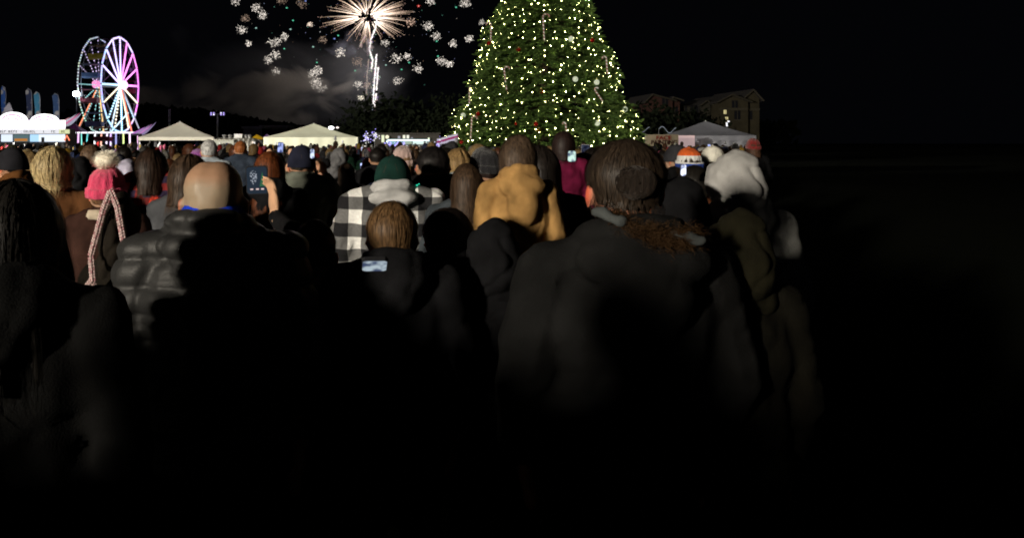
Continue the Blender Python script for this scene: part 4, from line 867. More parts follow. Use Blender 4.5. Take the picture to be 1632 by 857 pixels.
for X in (362,392): m_ = MB(); m_.tube([(Xq(X),.0,.38),(Xq(X),.2,.38)], .38, 14); m_.build('wheel', RUB, q)
m_ = MB(); m_.oct((Xq(388),-.1,Zq(228)), .12, col=(1.6,1.4,1.1)); m_.oct((Xq(403),-.1,Zq(227)), .1, col=(1.2,1.0,.8)); m_.build('marker_lamp', led, q, colors=True)
D = 62; t0 = P(650,228,D); q = empty('lit_trailer', (t0.x,D,0)); tag(q, 'low concession trailer with a long cyan white light bar left of the tree', 'food trailer')
Xr = lambda X: P(X,0,D).x-t0.x; Zr = lambda Y: P(0,Y,D).z
m_ = MB(); m_.box((Xr(616),0,.5),(Xr(686),2.3,Zr(223))); m_.build('body', mat('trailer grey', (.16,.18,.2), .5), q)
m_ = MB(); m_.tube([(Xr(616),-.1,Zr(226.5)),(Xr(619),-.12,Zr(223.6)),(Xr(684),-.12,Zr(223.8))], .07, 6); m_.build('light_bar', emis('cyan light bar', (.72,1,1), 2.2), q)
for a,b_,c in ((622,631,(.25,.45,.5)),(632,643,(.1,.25,.2)),(644,656,(.35,.45,.35)),(658,680,(.75,.95,.9))):
    m_ = MB(); m_.box((Xr(a),-.04,Zr(230)),(Xr(b_),-.01,Zr(225)), col=c); m_.build('serving_window', led, q, colors=True)
for X in (628,672): m_ = MB(); m_.tube([(Xr(X),-.12,.36),(Xr(X),.12,.36)], .36, 14); m_.build('wheel', RUB, q)
m_ = MB()
for i in range(60): m_.oct((Xr(rnd.uniform(612,634)),-.3-rnd.random(),Zr(rnd.uniform(227,234))), rnd.uniform(.03,.07), col=(.8,.7,2.0))
for i in range(25): m_.oct((Xr(rnd.uniform(634,645)),-.3-rnd.random(),Zr(rnd.uniform(226,231))), rnd.uniform(.03,.06), col=(.8,.7,1.7))
tag(m_.build('blue_light_string', led, colors=True), 'tangle of violet blue string lights at the left end of the lit trailer', 'string lights', kind='stuff').location = (t0.x,D,0)
# dark shop building with lit windows behind the trailer
D = 72; t0 = P(640,228,D); q = empty('low_shop', (t0.x,D,0)); tag(q, 'low dark shop behind the lit trailer with small lit windows', 'building'); Xr = lambda X: P(X,0,D).x-t0.x; Zr = lambda Y: P(0,Y,D).z
WALLD = mat('dark render', (.06,.055,.05), .9)
m_ = MB(); m_.box((Xr(598),0,0),(Xr(700),6,Zr(214))); m_.build('wall', WALLD, q)
m_ = MB(); m_.box((Xr(596),-.3,Zr(214)+.003),(Xr(702),6.3,Zr(212))); m_.build('roof', WALLD, q)
for a,b_,y0,y1,c in ((608,612.5,215.5,227,(.9,.95,.65)),(634,638,217,221,(.35,.35,.4)),(642,646,215.5,221,(1,1,.8)),(648,652,215.5,221,(1,1,.85)),(655,658,219,221,(.3,.3,.35))):
    m_ = MB(); m_.box((Xr(a),-.05,Zr(y1)),(Xr(b_),-.01,Zr(y0)), col=c); m_.build('window', led, q, colors=True)
m_ = MB(); m_.ball((Xr(617),-.3,Zr(218.5)), .18, 10, 7, col=(1.1,1.05,.75)); m_.build('globe_lamp', led, q, colors=True)
m_ = MB(); m_.ball((Xr(683),-.3,Zr(221)), .1, 8, 6, col=(.9,1,.7)); m_.build('globe_lamp', led, q, colors=True)
for (X,Y,lab) in ((584,219,'figure shaped white and violet light display right of the central tent'),(597,216,'small violet wire light display left of the lit shop window')):
    D=63; b=P(X,228,D); m_=MB()
    for i in range(34): m_.oct((rnd.gauss(0,.16),rnd.gauss(0,.05),P(0,Y,D).z+rnd.gauss(0,.22)), rnd.uniform(.025,.07), col=rnd.choice(((1.2,1.1,1.6),(.6,.5,1.5),(1.3,1.3,1.2))))
    root=empty('light_display',(b.x,D,0)); tag(root,lab,'light display'); tag(m_.build('bulbs', led, root, colors=True), kind='stuff'); m_=MB(); m_.tube([(0,0,0),(0,0,P(0,Y,D).z)],.03,5); m_.build('post',STEEL,root)
D=95; b=P(347,228,D); q=empty('stadium_light',(b.x,D,0)); tag(q,'stadium light mast with two dim violet lamp heads over the left tent','stadium light')
zt=P(0,182,D).z; m_=MB(); m_.tube([(0,0,0),(0,0,zt)],[.16,.10],8); m_.tube([(-.8,0,zt),(.8,0,zt)],.05,6); m_.build('mast',mat('pale mast',(.5,.5,.48),.5),q)
for s_ in (-1,1):
    m_=MB(); m_.box((s_*.62-.32,-.15,zt-.2),(s_*.62+.32,.1,zt+.25)); o=m_.build('lamp_head',STEEL,q)
    m_=MB(); 
    for i in range(4): m_.ball((s_*.62-.17+.34*(i%2),-.2,zt-.07+.2*(i//2)),.09,7,5,col=(.7,.55,1.4) if (i+s_)%3 else (1.5,1.4,1.8))
    m_.build('lamp',led,o,colors=True)
D=110; b=P(270,228,D); q=empty('antenna_mast',(b.x,D,0)); tag(q,'thin pale lattice antenna mast above the left tent','mast'); zt=P(0,174,D).z; m_=MB()
for dx in (-.12,.12): m_.tube([(dx,0,0),(dx,0,zt)],.025,5)
for i in range(18): z=zt*i/18; m_.tube([(-.12,0,z),(.12,0,z+zt/18)],.02,4)
m_.build('lattice',mat('pale lattice',(.6,.6,.6),.5),q)
D=78; b=P(531,228,D); q=empty('street_lamp',(b.x,D,0)); tag(q,'bright white street lamp above the right slope of the central tent','street lamp'); zt=P(0,204,D).z
m_=MB(); m_.tube([(0,0,0),(0,0,zt)],.07,8); m_.tube([(-.25,0,zt),(.5,0,zt+.05)],.05,6); m_.build('pole',STEEL,q)
m_=MB(); m_.ball((-.2,-.1,zt),(.30,.2,.18),10,7,col=(4,4,4)); m_.build('lamp',led,q,colors=True); m_=MB(); m_.ball((.45,-.1,zt+.03),(.16,.1,.10),8,6,col=(1.5,1.3,1.2)); m_.build('lamp',led,q,colors=True)
# far low roofs on the hill behind the yellow tent
for X0,X1,Y0,Y1,D,lab in ((388,418,205,211,120,'long pale flat roofed shed far behind the silver trailer'),(416,458,203,209,130,'grey flat roofed shed right of the pale one on the far hill')):
    b=P(X0,228,D); q=empty('far_shed',(b.x,D,0)); tag(q,lab,'building'); w_=(X1-X0)*D/FPX; z1=P(0,Y0,D).z; m_=MB(); m_.box((0,0,0),(w_,8,z1)); m_.build('wall',mat('shed wall',(.10,.10,.11),.8),q); m_=MB(); m_.box((-.3,-.3,z1+.003),(w_+.3,8.3,z1+.35)); m_.build('roof',mat('shed roof',(.14,.14,.16),.7),q)

# ------------------------------------------------------------------ the hotel
HD = 112.0; b0 = P(1110,228,HD); hotel = empty('hotel_building', (b0.x,HD,0)); tag(hotel, 'dim three storey gabled hotel behind the right tent', 'building')
Xh = lambda X: P(X,0,HD).x-b0.x; Zh = lambda Y: P(0,Y,HD).z
W1 = mat('brick red wall', (.07,.032,.026), .9, scale=1.2); W2 = mat('tan wall', (.055,.05,.038), .9, scale=1.2); W3 = mat('cream wall', (.06,.05,.03), .9, scale=1.2); ROOF = mat('shingle roof', (.05,.045,.045), .9); WIN = mat('dark window glass', (.02,.02,.025), .15); TRIM = mat('pale trim', (.08,.07,.05), .7)
litw = emis('lit hotel window', (1,.86,.42), .75)
def block(X0,X1,Ye,Yp,Xp,dy,dep,wm):
    x0,x1,ze,zp,xp = Xh(X0),Xh(X1),Zh(Ye),Zh(Yp),Xh(Xp)
    m_=MB(); m_.box((x0,dy,0),(x1,dy+dep,ze)); m_.add([(x0,dy,ze),(x1,dy,ze),(xp,dy,zp),(x0,dy+dep,ze),(x1,dy+dep,ze),(xp,dy+dep,zp)],[(0,1,2),(5,4,3)]); m_.build('wall',wm,hotel)
    m_=MB(); e=.45; t=.22
    for (xa,za,xb,zb_) in ((x0-e,ze-e*(zp-ze)/(xp-x0),xp,zp),(x1+e,ze-e*(zp-ze)/(x1-xp),xp,zp)):
        vs=[(xa,dy-e,za+.02),(xb,dy-e,zb_+.02),(xb,dy+dep+e,zb_+.02),(xa,dy+dep+e,za+.02)]; vs+=[(v[0],v[1],v[2]+t) for v in vs]; m_.add(vs,[(0,1,2,3),(7,6,5,4),(0,4,5,1),(1,5,6,2),(2,6,7,3),(3,7,4,0)])
    m_.build('roof',ROOF,hotel)
    for (xa,za,xb,zb_) in ((x0-e,ze-e*(zp-ze)/(xp-x0),xp,zp),(x1+e,ze-e*(zp-ze)/(x1-xp),xp,zp)):
        m_=MB(); m_.tube([(xa,dy-e-.06,za+.1),(xb,dy-e-.06,zb_+.1)],.10,4); m_.build('barge_board',TRIM,hotel)
def hwin(X,Y,dy,w_=.9,h_=1.3,lit=False):
    x,z=Xh(X),Zh(Y); m_=MB(); m_.box((x-w_/2,dy-.035,z-h_/2),(x+w_/2,dy-.005,z+h_/2)); o=m_.build('window',litw if lit else WIN,hotel)
    m_=MB(); m_.box((x-w_/2-.1,dy-.09,z-h_/2-.12),(x+w_/2+.1,dy-.037,z-h_/2)); m_.build('sill',TRIM,o); m_=MB(); m_.box((x-.03,dy-.07,z-h_/2+.002),(x+.03,dy-.037,z+h_/2)); m_.build('frame',TRIM,o)
block(1030,1072,161,152,1039,0,9,W1); block(1072,1086,160,156,1074,.6,8,W1)
m_=MB(); m_.box((Xh(1068),2.0,0),(Xh(1144),10,Zh(168))); m_.build('wall',W2,hotel)
m_=MB(); m_.add([(Xh(1066),1.5,Zh(171)),(Xh(1145),1.5,Zh(167)),(Xh(1145),6,Zh(161)),(Xh(1066),6,Zh(164)),(Xh(1066),10.5,Zh(171)),(Xh(1145),10.5,Zh(167))],[(0,1,2,3),(3,2,5,4)]); m_.build('roof',ROOF,hotel)
block(1125,1139,166,161,1132,1.4,6,W2); block(1141,1187,163,153,1160,-1,12,W3); block(1183,1208,157,145,1197,-.4,12,W3)
for (X,Y) in ((1060,162),(1078,177),(1090,176),(1099,175),(1114,174),(1123,173.5),(1117,187),(1126,187)): hwin(X,Y,0 if X<1066 else (.6 if X < 1086 else 2.0))
for (X,Y) in ((1166,168),(1188,168),(1170,184),(1192,184)): hwin(X,Y,-1 if X < 1186 else -.4)
hwin(1044,179,0,.42,.85,True); hwin(1150.5,178,-1,.36,.8,True); hwin(1153,191,-1,.40,.75,True)
for X0,X1,Y,dy in ((1030,1086,186,-.15),(1141,1186,176,-1.15),(1187,1208,176.5,-.55)): m_=MB(); m_.box((Xh(X0),dy,Zh(Y)),(Xh(X1),dy+.14,Zh(Y)+.3)); m_.build('storey_band',TRIM,hotel)
D=100; b=P(1158,228,D); q=empty('street_lamp',(b.x,D,0)); tag(q,'white street lamp with a bent arm in front of the hotel','street lamp'); zt=P(0,196,D).z
m_=MB(); m_.tube([(0,0,0),(0,0,zt)],.06,8); m_.build('pole',STEEL,q); m_=MB(); m_.tube([(.02,-.1,zt-.45),(0,-.1,zt),(.15,-.1,zt+.18),(.35,-.1,zt+.2)],[.1,.13,.12,.05],6,col=(1.5,1.5,1.6)); m_.build('lamp',led,q,colors=True)
D=60; b=P(1187,232,D); m_=MB()
for i in range(26): m_.oct((rnd.gauss(0,.4),rnd.gauss(0,.2),rnd.gauss(0,.16)), rnd.uniform(.03,.08), col=rnd.choice(((.6,.5,2.0),(.4,.3,1.8),(1.4,1.4,1.7))))
tag(m_.build('blue_light_string',led,colors=True),'violet string lights over heads at the right edge','string lights',kind='stuff').location = b
# curved pale light arch right of the tree
for X0,X1,Y,lab in ((1002,1036,205,'faint garland arch strung right of the Christmas tree'),(1050,1078,206,'faint scrolled garland above the face painting sign')):
    D=48; b=P(X0,228,D); m_=MB(); K=26
    for i in range(K): t=i/K; m_.oct(((X1-X0)*D/FPX*t,0,P(0,Y,D).z+.18*math.sin(t*PI*2.5)-.1*t),.028,col=(.28,.3,.34))
    q=empty('garland',(b.x,D,0)); tag(q,lab,'garland'); tag(m_.build('bulbs',led,q,colors=True),kind='stuff'); m_=MB(); m_.tube([(0,0,0),(0,0,P(0,Y,D).z)],.02,5); m_.build('post',STEEL,q)
# red and white tinsel garland at the left foot of the tree
D=24; q=empty('tinsel_garland',(P(716,228,D).x,D,0)); tag(q,'slanted white and magenta tinsel garland at the left foot of the tree','garland'); m_=MB(); a,b=P(697,227,D)-q.location,P(729,218,D)-q.location
for off,c in ((0,(.75,.68,.85)),(.07,(.45,.03,.2)),(.13,(.8,.75,.85))):
    for k in range(330):
        t=rnd.random(); p0=a.lerp(b,t)+Vector((0,0,off-.06)); d=Vector((rnd.gauss(0,1),rnd.gauss(0,1),rnd.gauss(0,1))).normalized()*.055; e=d.cross(Vector((0,1,0)))*.22; m_.add([p0-e,p0+e,p0+d],[(0,1,2)],col=tuple(x*.7 for x in c))
tag(m_.build('tinsel',led,q,colors=True),kind='stuff'); m_=MB()
for e in (a,b): m_.tube([(e.x,.05,0),(e.x,.05,e.z)],.02,5)
m_.build('post',STEEL,q)
m_=MB(); D=22
for i in range(70): q_=P(rnd.gauss(697,5),rnd.gauss(236,7),D+rnd.uniform(-.3,.3)); m_.oct(q_,rnd.uniform(.010,.026),col=rnd.choice(((.6,.5,1.3),(1.1,1.1,1.3),(.5,.4,1.2))))
tag(m_.build('violet_light_string',led,colors=True),'tangle of violet lights under the tinsel garland','string lights',kind='stuff')

# ------------------------------------------------------------------ special cloth
def plaid(name, c1, c2, mid, scale, rough=.9, zs=None):
    m, n, l, p = nt(name); p.inputs['Roughness'].default_value = rough; p.inputs['Specular IOR Level'].default_value = .2
    tc = N(n,'ShaderNodeTexCoord'); sx = N(n,'ShaderNodeSeparateXYZ'); nz = N(n,'ShaderNodeTexNoise'); nz.inputs['Scale'].default_value = 5; ms = N(n,'ShaderNodeVectorMath', operation='SCALE'); ms.inputs['Scale'].default_value = .03
    ad = N(n,'ShaderNodeVectorMath', operation='ADD'); l.new(tc.outputs['Object'], nz.inputs['Vector']); l.new(nz.outputs['Color'], ms.inputs[0]); l.new(ms.outputs[0], ad.inputs[0]); l.new(tc.outputs['Object'], ad.inputs[1]); l.new(ad.outputs[0], sx.inputs[0])
    st = []
    for ch in ('X','Z'):
        mu = N(n,'ShaderNodeMath', operation='MULTIPLY'); mu.inputs[1].default_value = (zs or scale) if ch == 'Z' else scale; l.new(sx.outputs[ch], mu.inputs[0])
        ab = N(n,'ShaderNodeMath', operation='FRACT'); l.new(mu.outputs[0], ab.inputs[0]); gt = N(n,'ShaderNodeMath', operation='GREATER_THAN'); gt.inputs[1].default_value = .5; l.new(ab.outputs[0], gt.inputs[0]); st.append(gt)
    sm = N(n,'ShaderNodeMath', operation='ADD'); l.new(st[0].outputs[0], sm.inputs[0]); l.new(st[1].outputs[0], sm.inputs[1]); hf = N(n,'ShaderNodeMath', operation='MULTIPLY'); hf.inputs[1].default_value = .5; l.new(sm.outputs[0], hf.inputs[0])
    rp = N(n,'ShaderNodeValToRGB'); rp.color_ramp.interpolation = 'CONSTANT'; e = rp.color_ramp.elements; e[0].color = (*c1,1); e[1].position = .75; e[1].color = (*c2,1); k = e.new(.25); k.color = (*mid,1)
    l.new(hf.outputs[0], rp.inputs[0]); n2 = N(n,'ShaderNodeTexNoise'); n2.inputs['Scale'].default_value = 90; l.new(tc.outputs['Object'], n2.inputs['Vector'])
    mm = N(n,'ShaderNodeMapRange'); mm.inputs[3].default_value = .7; mm.inputs[4].default_value = 1.25; l.new(n2.outputs['Fac'], mm.inputs[0]); sc = N(n,'ShaderNodeVectorMath', operation='SCALE'); l.new(rp.outputs[0], sc.inputs[0]); l.new(mm.outputs[0], sc.inputs['Scale']); l.new(sc.outputs[0], p.inputs['Base Color'])
    bp = N(n,'ShaderNodeBump'); bp.inputs['Strength'].default_value = .4; bp.inputs['Distance'].default_value = .01; l.new(n2.outputs['Fac'], bp.inputs['Height']); l.new(bp.outputs[0], p.inputs['Normal']); return m
BWP = plaid('black and white buffalo check', (.012,.012,.014), (.85,.85,.83), (.15,.15,.15), 8.2, zs=7.2)
RBP = plaid('red and black buffalo check', (.03,.02,.05), (.75,.06,.03), (.20,.02,.02), 13)

# ------------------------------------------------------------------ the people near the camera
G = None
black = (.007,.007,.008)
taken = []
def near(X, Y, D, label, **k):
    k.setdefault('strands', 260); k.setdefault('js', (1.03,1.03,1.04)); b = person(X, Y, D, label, group=G, seed=len(taken)+1, **k); taken.append((b.location.x, b.location.y)); return b
def part_blob(parent, name, prims, m, voxel, col=None, disp=None, smooth=2):
    mb = MB()
    for q in prims: q(mb)
    me = blob(name, mb, voxel, smooth, disp); me.materials.append(m); o = link(name, me, parent, None, col); o.scale = (1.02,1.02,1.04); return o
near(30,290,1.55,'dark haired person in a black coat at the bottom left corner', jc=(.004,.004,.004), hc=(.006,.005,.004), head='long', strands=700, style='hood')
b = near(18,236,5.0,'man in a black cap and brown coat at the left edge with his ear showing', jc=(.10,.04,.012), head='cap', hatc=(.012,.012,.015), hc=(.01,.008,.006), rz=1.05, sk=(.42,.22,.13), style='hood', strands=150)
near(86,238,4.0,'short blonde haired woman in a brown leather jacket at left', jc=(.10,.042,.016), hc=(.48,.37,.19), head='fluffy', strands=900, curl=.06, rz=.15, jm=None, style='collar')
b = near(171,266,3.8,'person in a pink knitted beanie with a cream pompom', jc=(.035,.016,.012), head='beanie', hatc=(.72,.06,.15), hc=(.12,.06,.03), strands=300, style='plain')
m_ = MB(); r_ = random.Random(2); m_.ball((0,0,0), .066, 16, 10)
for _ in range(1500):
    d = Vector((r_.gauss(0,1),r_.gauss(0,1),r_.gauss(0,1))).normalized(); a = d*.06; e = d*r_.uniform(.076,.094)+Vector((r_.uniform(-1,1),r_.uniform(-1,1),r_.uniform(-1,1)))*.006; s = d.cross(Vector((.3,.5,.8))).normalized()*.0022; m_.add([a-s,a+s,e],[(0,1,2)])
o = m_.build('pompom', FAB, b, True, color=(.75,.70,.60)); o.location = (.0,-.012,1.835); o.scale = (1,1,.72)
part_blob(b, 'scarf', [lambda mb: prim_tor(mb,(0,-.02,1.475),.080,.030,1,-.1)], FAB, .009, (.50,.42,.32), lambda c,n: .006*noise.noise(Vector((c.x*20,c.y*20,c.z*45))))
# hood with pink and white knitted trim
b = near(194,311,2.55,'child in a dark olive hooded coat with pink and white knitted trim', jc=(.013,.011,.008), head='hoodup', hatc=(.015,.012,.009), wide=.68, js=(.95,1,1.02), style='plain')
kb = MB(); r_ = random.Random(8)
def knit(pts, r0, cols=((.62,.46,.45),(.48,.24,.26))):
    for (a,b_) in zip(pts, pts[1:]):
        a, b_ = Vector(a), Vector(b_); n_ = max(2,int((b_-a).length/.010)); sd = (b_-a).cross(Vector((0,1,0))).normalized()
        for i in range(n_):
            q = a.lerp(b_, i/n_); 
            for j in (-1,0,1): kb.ball(q+sd*j*r0*.8+Vector((0,-.006*(j==0),0)), (r0*.55,r0*.5,r0*.42), 6, 4, col=cols[(i+j)%2 if (i//2+j)%2 else 0])
knit([(-.075,-.185,1.47),(-.085,-.185,1.56),(-.03,-.165,1.72),(.0,-.14,1.79),(.04,-.15,1.73),(.085,-.175,1.60)], .0135)
knit([(-.075,-.185,1.47),(-.12,-.20,1.43),(-.16,-.18,1.40)], .014); knit([(-.075,-.185,1.47),(.0,-.21,1.38),(.075,-.20,1.30)], .007)
mk, n, l, p = nt('pink and white knit'); vc = N(n,'ShaderNodeVertexColor'); vc.layer_name = 'Col'; l.new(vc.outputs[0], p.inputs['Base Color']); p.inputs['Roughness'].default_value = .9
kb.build('knitted_trim', mk, b, True, True)
near(148,229,6.0,'person in a light blue denim jacket with brown hair at left', jc=(.24,.34,.42), hc=(.10,.06,.035), head='crop', strands=300, style='collar')
near(130,252,5.2,'child in a black hood in front of the denim jacket', jc=black, head='hoodup', hatc=black)
near(203,257,4.7,'person in a pale lavender hooded top behind the pink beanie', jc=(.42,.40,.52), head='hoodup', hatc=(.42,.40,.52))
near(243,241,4.4,'woman with long dark brown hair and a red and black checked shirt', jc=(.5,.05,.03), jm=RBP, hc=(.030,.016,.010), head='bob', js=(1.15,1.05,1.09), strands=700, style='plain', curl=.02)
near(304,249,3.8,'woman with light brown swept hair in a charcoal sweatshirt beside the bald man', jc=(.06,.063,.07), hc=(.055,.033,.02), head='bob', strands=900, rz=-.35, style='collar', thick=1.05)
# the bald man
m_bald, n, l, p = nt('bald head skin'); p.inputs['Roughness'].default_value = .5; tc = N(n,'ShaderNodeTexCoord'); sx = N(n,'ShaderNodeSeparateXYZ'); l.new(tc.outputs['Object'], sx.inputs[0])
nz = N(n,'ShaderNodeTexNoise'); nz.inputs['Scale'].default_value = 9; nz.inputs['Detail'].default_value = 4; l.new(tc.outputs['Object'], nz.inputs['Vector']); nf = N(n,'ShaderNodeTexNoise'); nf.inputs['Scale'].default_value = 400; l.new(tc.outputs['Object'], nf.inputs['Vector'])
z1 = N(n,'ShaderNodeMath', operation='MULTIPLY_ADD'); z1.inputs[1].default_value = .05; l.new(nz.outputs['Fac'], z1.inputs[0]); l.new(sx.outputs['Z'], z1.inputs[2])
up_ = N(n,'ShaderNodeMapRange'); up_.inputs[1].default_value = 1.735; up_.inputs[2].default_value = 1.70; l.new(z1.outputs[0], up_.inputs[0]); lo_ = N(n,'ShaderNodeMapRange'); lo_.inputs[1].default_value = 1.565; lo_.inputs[2].default_value = 1.595; l.new(z1.outputs[0], lo_.inputs[0])
yy = N(n,'ShaderNodeMapRange'); yy.inputs[1].default_value = .05; yy.inputs[2].default_value = .02; l.new(sx.outputs['Y'], yy.inputs[0])
m1 = N(n,'ShaderNodeMath', operation='MULTIPLY'); l.new(up_.outputs[0], m1.inputs[0]); l.new(lo_.outputs[0], m1.inputs[1]); m2 = N(n,'ShaderNodeMath', operation='MULTIPLY'); l.new(m1.outputs[0], m2.inputs[0]); l.new(yy.outputs[0], m2.inputs[1])
fr_ = N(n,'ShaderNodeMapRange'); fr_.inputs[1].default_value = .35; fr_.inputs[2].default_value = .62; fr_.inputs[3].default_value = .55; l.new(nf.outputs['Fac'], fr_.inputs[0]); m3 = N(n,'ShaderNodeMath', operation='MULTIPLY'); l.new(m2.outputs[0], m3.inputs[0]); l.new(fr_.outputs[0], m3.inputs[1])
mx = N(n,'ShaderNodeMix', data_type='RGBA'); mx.inputs['A'].default_value = (.38,.22,.135,1); mx.inputs['B'].default_value = (.30,.24,.165,1); l.new(m3.outputs[0], mx.inputs['Factor']); l.new(mx.outputs['Result'], p.inputs['Base Color'])
backlit_ears(m_bald); bp = N(n,'ShaderNodeBump'); bp.inputs['Strength'].default_value = .3; bp.inputs['Distance'].default_value = .002; l.new(nf.outputs['Fac'], bp.inputs['Height']); l.new(bp.outputs[0], p.inputs['Normal'])
b = near(343,247,2.12,'bald man in a black quilted puffer jacket with a blue collar', jc=(.024,.024,.024), head='bald', style='puffhood', voxel=.0085, jm=NYL, wide=1.06, thick=1.08)
b.material_slots[0].link = 'OBJECT'; b.material_slots[0].material = m_bald
part_blob(b, 'blue_collar', [lambda mb: prim_tor(mb,(0,-.018,1.535),.068,.022,1,-.25)], FAB, .008, (.01,.04,.5))
near(430,243,4.6,'red haired woman in black behind the raised phone', jc=black, hc=(.15,.042,.013), head='long', strands=1000, style='hood', curl=.04)
near(502,347,2.35,'short person in black with one arm raised holding a phone', jc=black, hc=(.006,.005,.005), head='crop', style='hood', fine=True, sk=(.62,.36,.22), wide=.9, js=(1,1,1),
   lp=((-.10,.12,1.69),(-.205,.29,1.745),(-.10,.2,1),(-.8,-.5,.1)))
phone(P(410,287,2.66), (R(6),R(-2),0), 'black phone held up beside the bald man showing the tree and fireworks', .078, .100, pic=True)
near(481,232,5.1,'man in a grey green sweater and black cap filming with both hands raised', jc=(.13,.14,.115), head='cap', hatc=(.014,.016,.03), hc=(.02,.015,.01), lp='up', rp='up', fine=True, sk=(.5,.27,.17), strands=150)
phone(P(498,245,5.0)+Vector((0,-.02,0)), (R(5),0,R(8)), 'small bright phone by the right ear of the man in the black cap', .028, .065, bright=1.2)
phone(P(447,235,6.6), (R(5),R(5),0), 'phone with a bluish screen held up left of the man in the black cap', .05, .09, bright=1.0, col=(.45,.55,1))
near(440,240,6.8,'dark haired person with arms raised holding the bluish phone', jc=(.03,.03,.035), head='crop', lp='high', rp='high', hc=(.015,.012,.01))
near(690,232,4.6,'large man all in black behind the checked shirt', jc=black, hc=(.012,.01,.01), head='crop', wide=1.2, thick=1.1)
b = near(626,249,4.2,'man in a dark green cap and black and white checked flannel', jc=(.5,.5,.5), jm=BWP, head='cap', hatc=(.008,.03,.024), hc=(.05,.03,.02), strands=200, lp='down', rp='down', style='plain', thick=1.07, wide=1.1, js=(1.18,1.1,1.06), voxel=.012, sk=(.55,.26,.17))
part_blob(b, 'sweatshirt_hood', [lambda mb: prim_ell(mb,(0,-.14,1.475),(.13,.055,.05)), lambda mb: prim_ell(mb,(0,-.155,1.43),(.075,.045,.06)), lambda mb: prim_tor(mb,(0,-.05,1.515),.092,.032,.95,-.35)], FAB, .010, (.42,.42,.42), lambda c,n: .012*noise.noise(Vector((c.x*12,c.y*12,c.z*22))))
m_ = MB(); m_.box((.024,-.134,1.618),(.056,-.126,1.633)); m_.build('cap_patch', mat('white patch', (.7,.7,.7), .8), b)
m_ = MB(); m_.oct((.125,-.09,1.60), .006, col=(.05,.9,.55)); m_.oct((.135,-.09,1.607), .004, col=(.05,.9,.55)); m_.build('green_glow_light', led, b, colors=True)
near(625,319,2.35,'child with straight honey brown hair in the bottom centre', jc=black, hc=(.12,.066,.028), head="short", strands=1300, style='hood')
phone(P(597,420.5,1.75), (R(62),0,R(2)), 'phone with a bright screen at the bottom edge of the picture', .060, .075, bright=.55, col=(.75,.9,1))
b = near(713,330,2.6,'short dark haired person with a pink collar at the bottom centre', jc=black, hc=(.022,.015,.012), head='crop', strands=500, style='hood')
part_blob(b, 'pink_collar', [lambda mb: prim_cap(mb,(-.11,-.10,1.47),.018,(-.04,-.12,1.53),.018)], FAB, .007, (.42,.06,.14))
near(744,263,4.1,'woman with long wavy brown hair left of the tan coat', jc=(.05,.06,.07), hc=(.055,.032,.018), head='xlong', strands=700, curl=.05)
near(730,240,5.3,'child with tousled fair hair and a grey jacket', jc=(.22,.23,.23), hc=(.30,.19,.08), head='fluffy', strands=500, curl=.08, style='hood')
near(772,236,4.9,'person in a black hat turned sideways left of the tan coat', jc=black, head='beanie', hatc=(.012,.012,.015), hc=(.02,.012,.01), rz=.5, sk=(.55,.3,.2))
near(643,233,6.2,'person in a pale and red patterned knit hat', jc=(.2,.17,.13), head='beanie', hatc=(.5,.36,.33), hc=(.2,.12,.06), strands=100)
near(710,234,6.0,'person in black with short dark hair left of the tousled child', jc=black, head='crop', hc=(.012,.01,.008))
near(762,232,7.2,'person with wavy fair hair near the foot of the tree', jc=(.12,.1,.08), head='fluffy', hc=(.25,.17,.08), strands=200)
near(825,219,3.0,'child in a tan hooded coat with tousled brown hair lifted up before the tree', jc=(.34,.195,.07), js=(.90,1,1.03), hc=(.085,.055,.035), head='bob', strands=1700, curl=.12, style='hoodbig', voxel=.011, thick=1.06, lift=.50, wide=1.0)
for o in b.children:
    if o.name.startswith('hair'): o.scale = (1.17,1.10,1.05); o.location = (0,.0,-1.68*.05)
near(784,352,2.5,'person in a black hood directly below the child in tan', jc=black, head='hoodup', hatc=black)
near(858,235,3.5,'woman with long black hair carrying the child in the tan coat', jc=black, hc=(.015,.011,.009), head='xlong', strands=700)
near(928,246,4.7,'person in black with dark hair filming the tree', jc=black, hc=(.02,.012,.01), head='bob', strands=300, rp='up', fine=True)
near(897,211,4.5,'child in a maroon jacket raised above the crowd before the tree', jc=(.14,.009,.04), hc=(.022,.012,.010), head='bob', lift=.66, js=(1.05,1.05,1.03))
phone(P(911,249,4.05), (R(5),0,0), 'bright phone held before the tree by the maroon jacket', .045, .06, bright=1.0, col=(.7,.95,.85))
b = near(993,221,2.0,'person with a round bun and shaved sides in a big dark coat', jc=(.009,.009,.009), hc=(.030,.020,.013), head='bun', strands=1600, style='hoodbig', wide=1.10, thick=1.13, js=(1.05,1.08,1.0), voxel=.011, sk=(.5,.22,.14))
m_ = MB(); r_ = random.Random(21)
cb = Vector((-.008,-.118,1.655))
m_.ball(cb, (.040,.026,.036), 18, 12)
for i in range(700):
    a0 = r_.uniform(0,2*PI); rr = r_.uniform(.004,.046); ln = r_.uniform(.8,2.2); lf = r_.uniform(.0,.004); pts = []
    for q in range(9):
        a = a0+ln*q/8; rq = rr*(1+.06*math.sin(q+i)); pts.append(cb+Vector((rq*math.cos(a), -.027*math.sqrt(max(0,1-(rq/.046)**2))-.002-lf, .9*rq*math.sin(a))))
    for q in range(8):
        d = Vector((pts[q].x-cb.x,0,pts[q].z-cb.z)); s_ = d.normalized()*.0011 if d.length > 1e-5 else Vector((.001,0,0)); m_.add([pts[q]-s_,pts[q]+s_,pts[q+1]+s_,pts[q+1]-s_],[(0,1,2,3)])
m_.build('hair_bun', HAIR, b, True, color=(.016,.011,.008))
m_ = MB()                                                    # brown fur edging of the hood
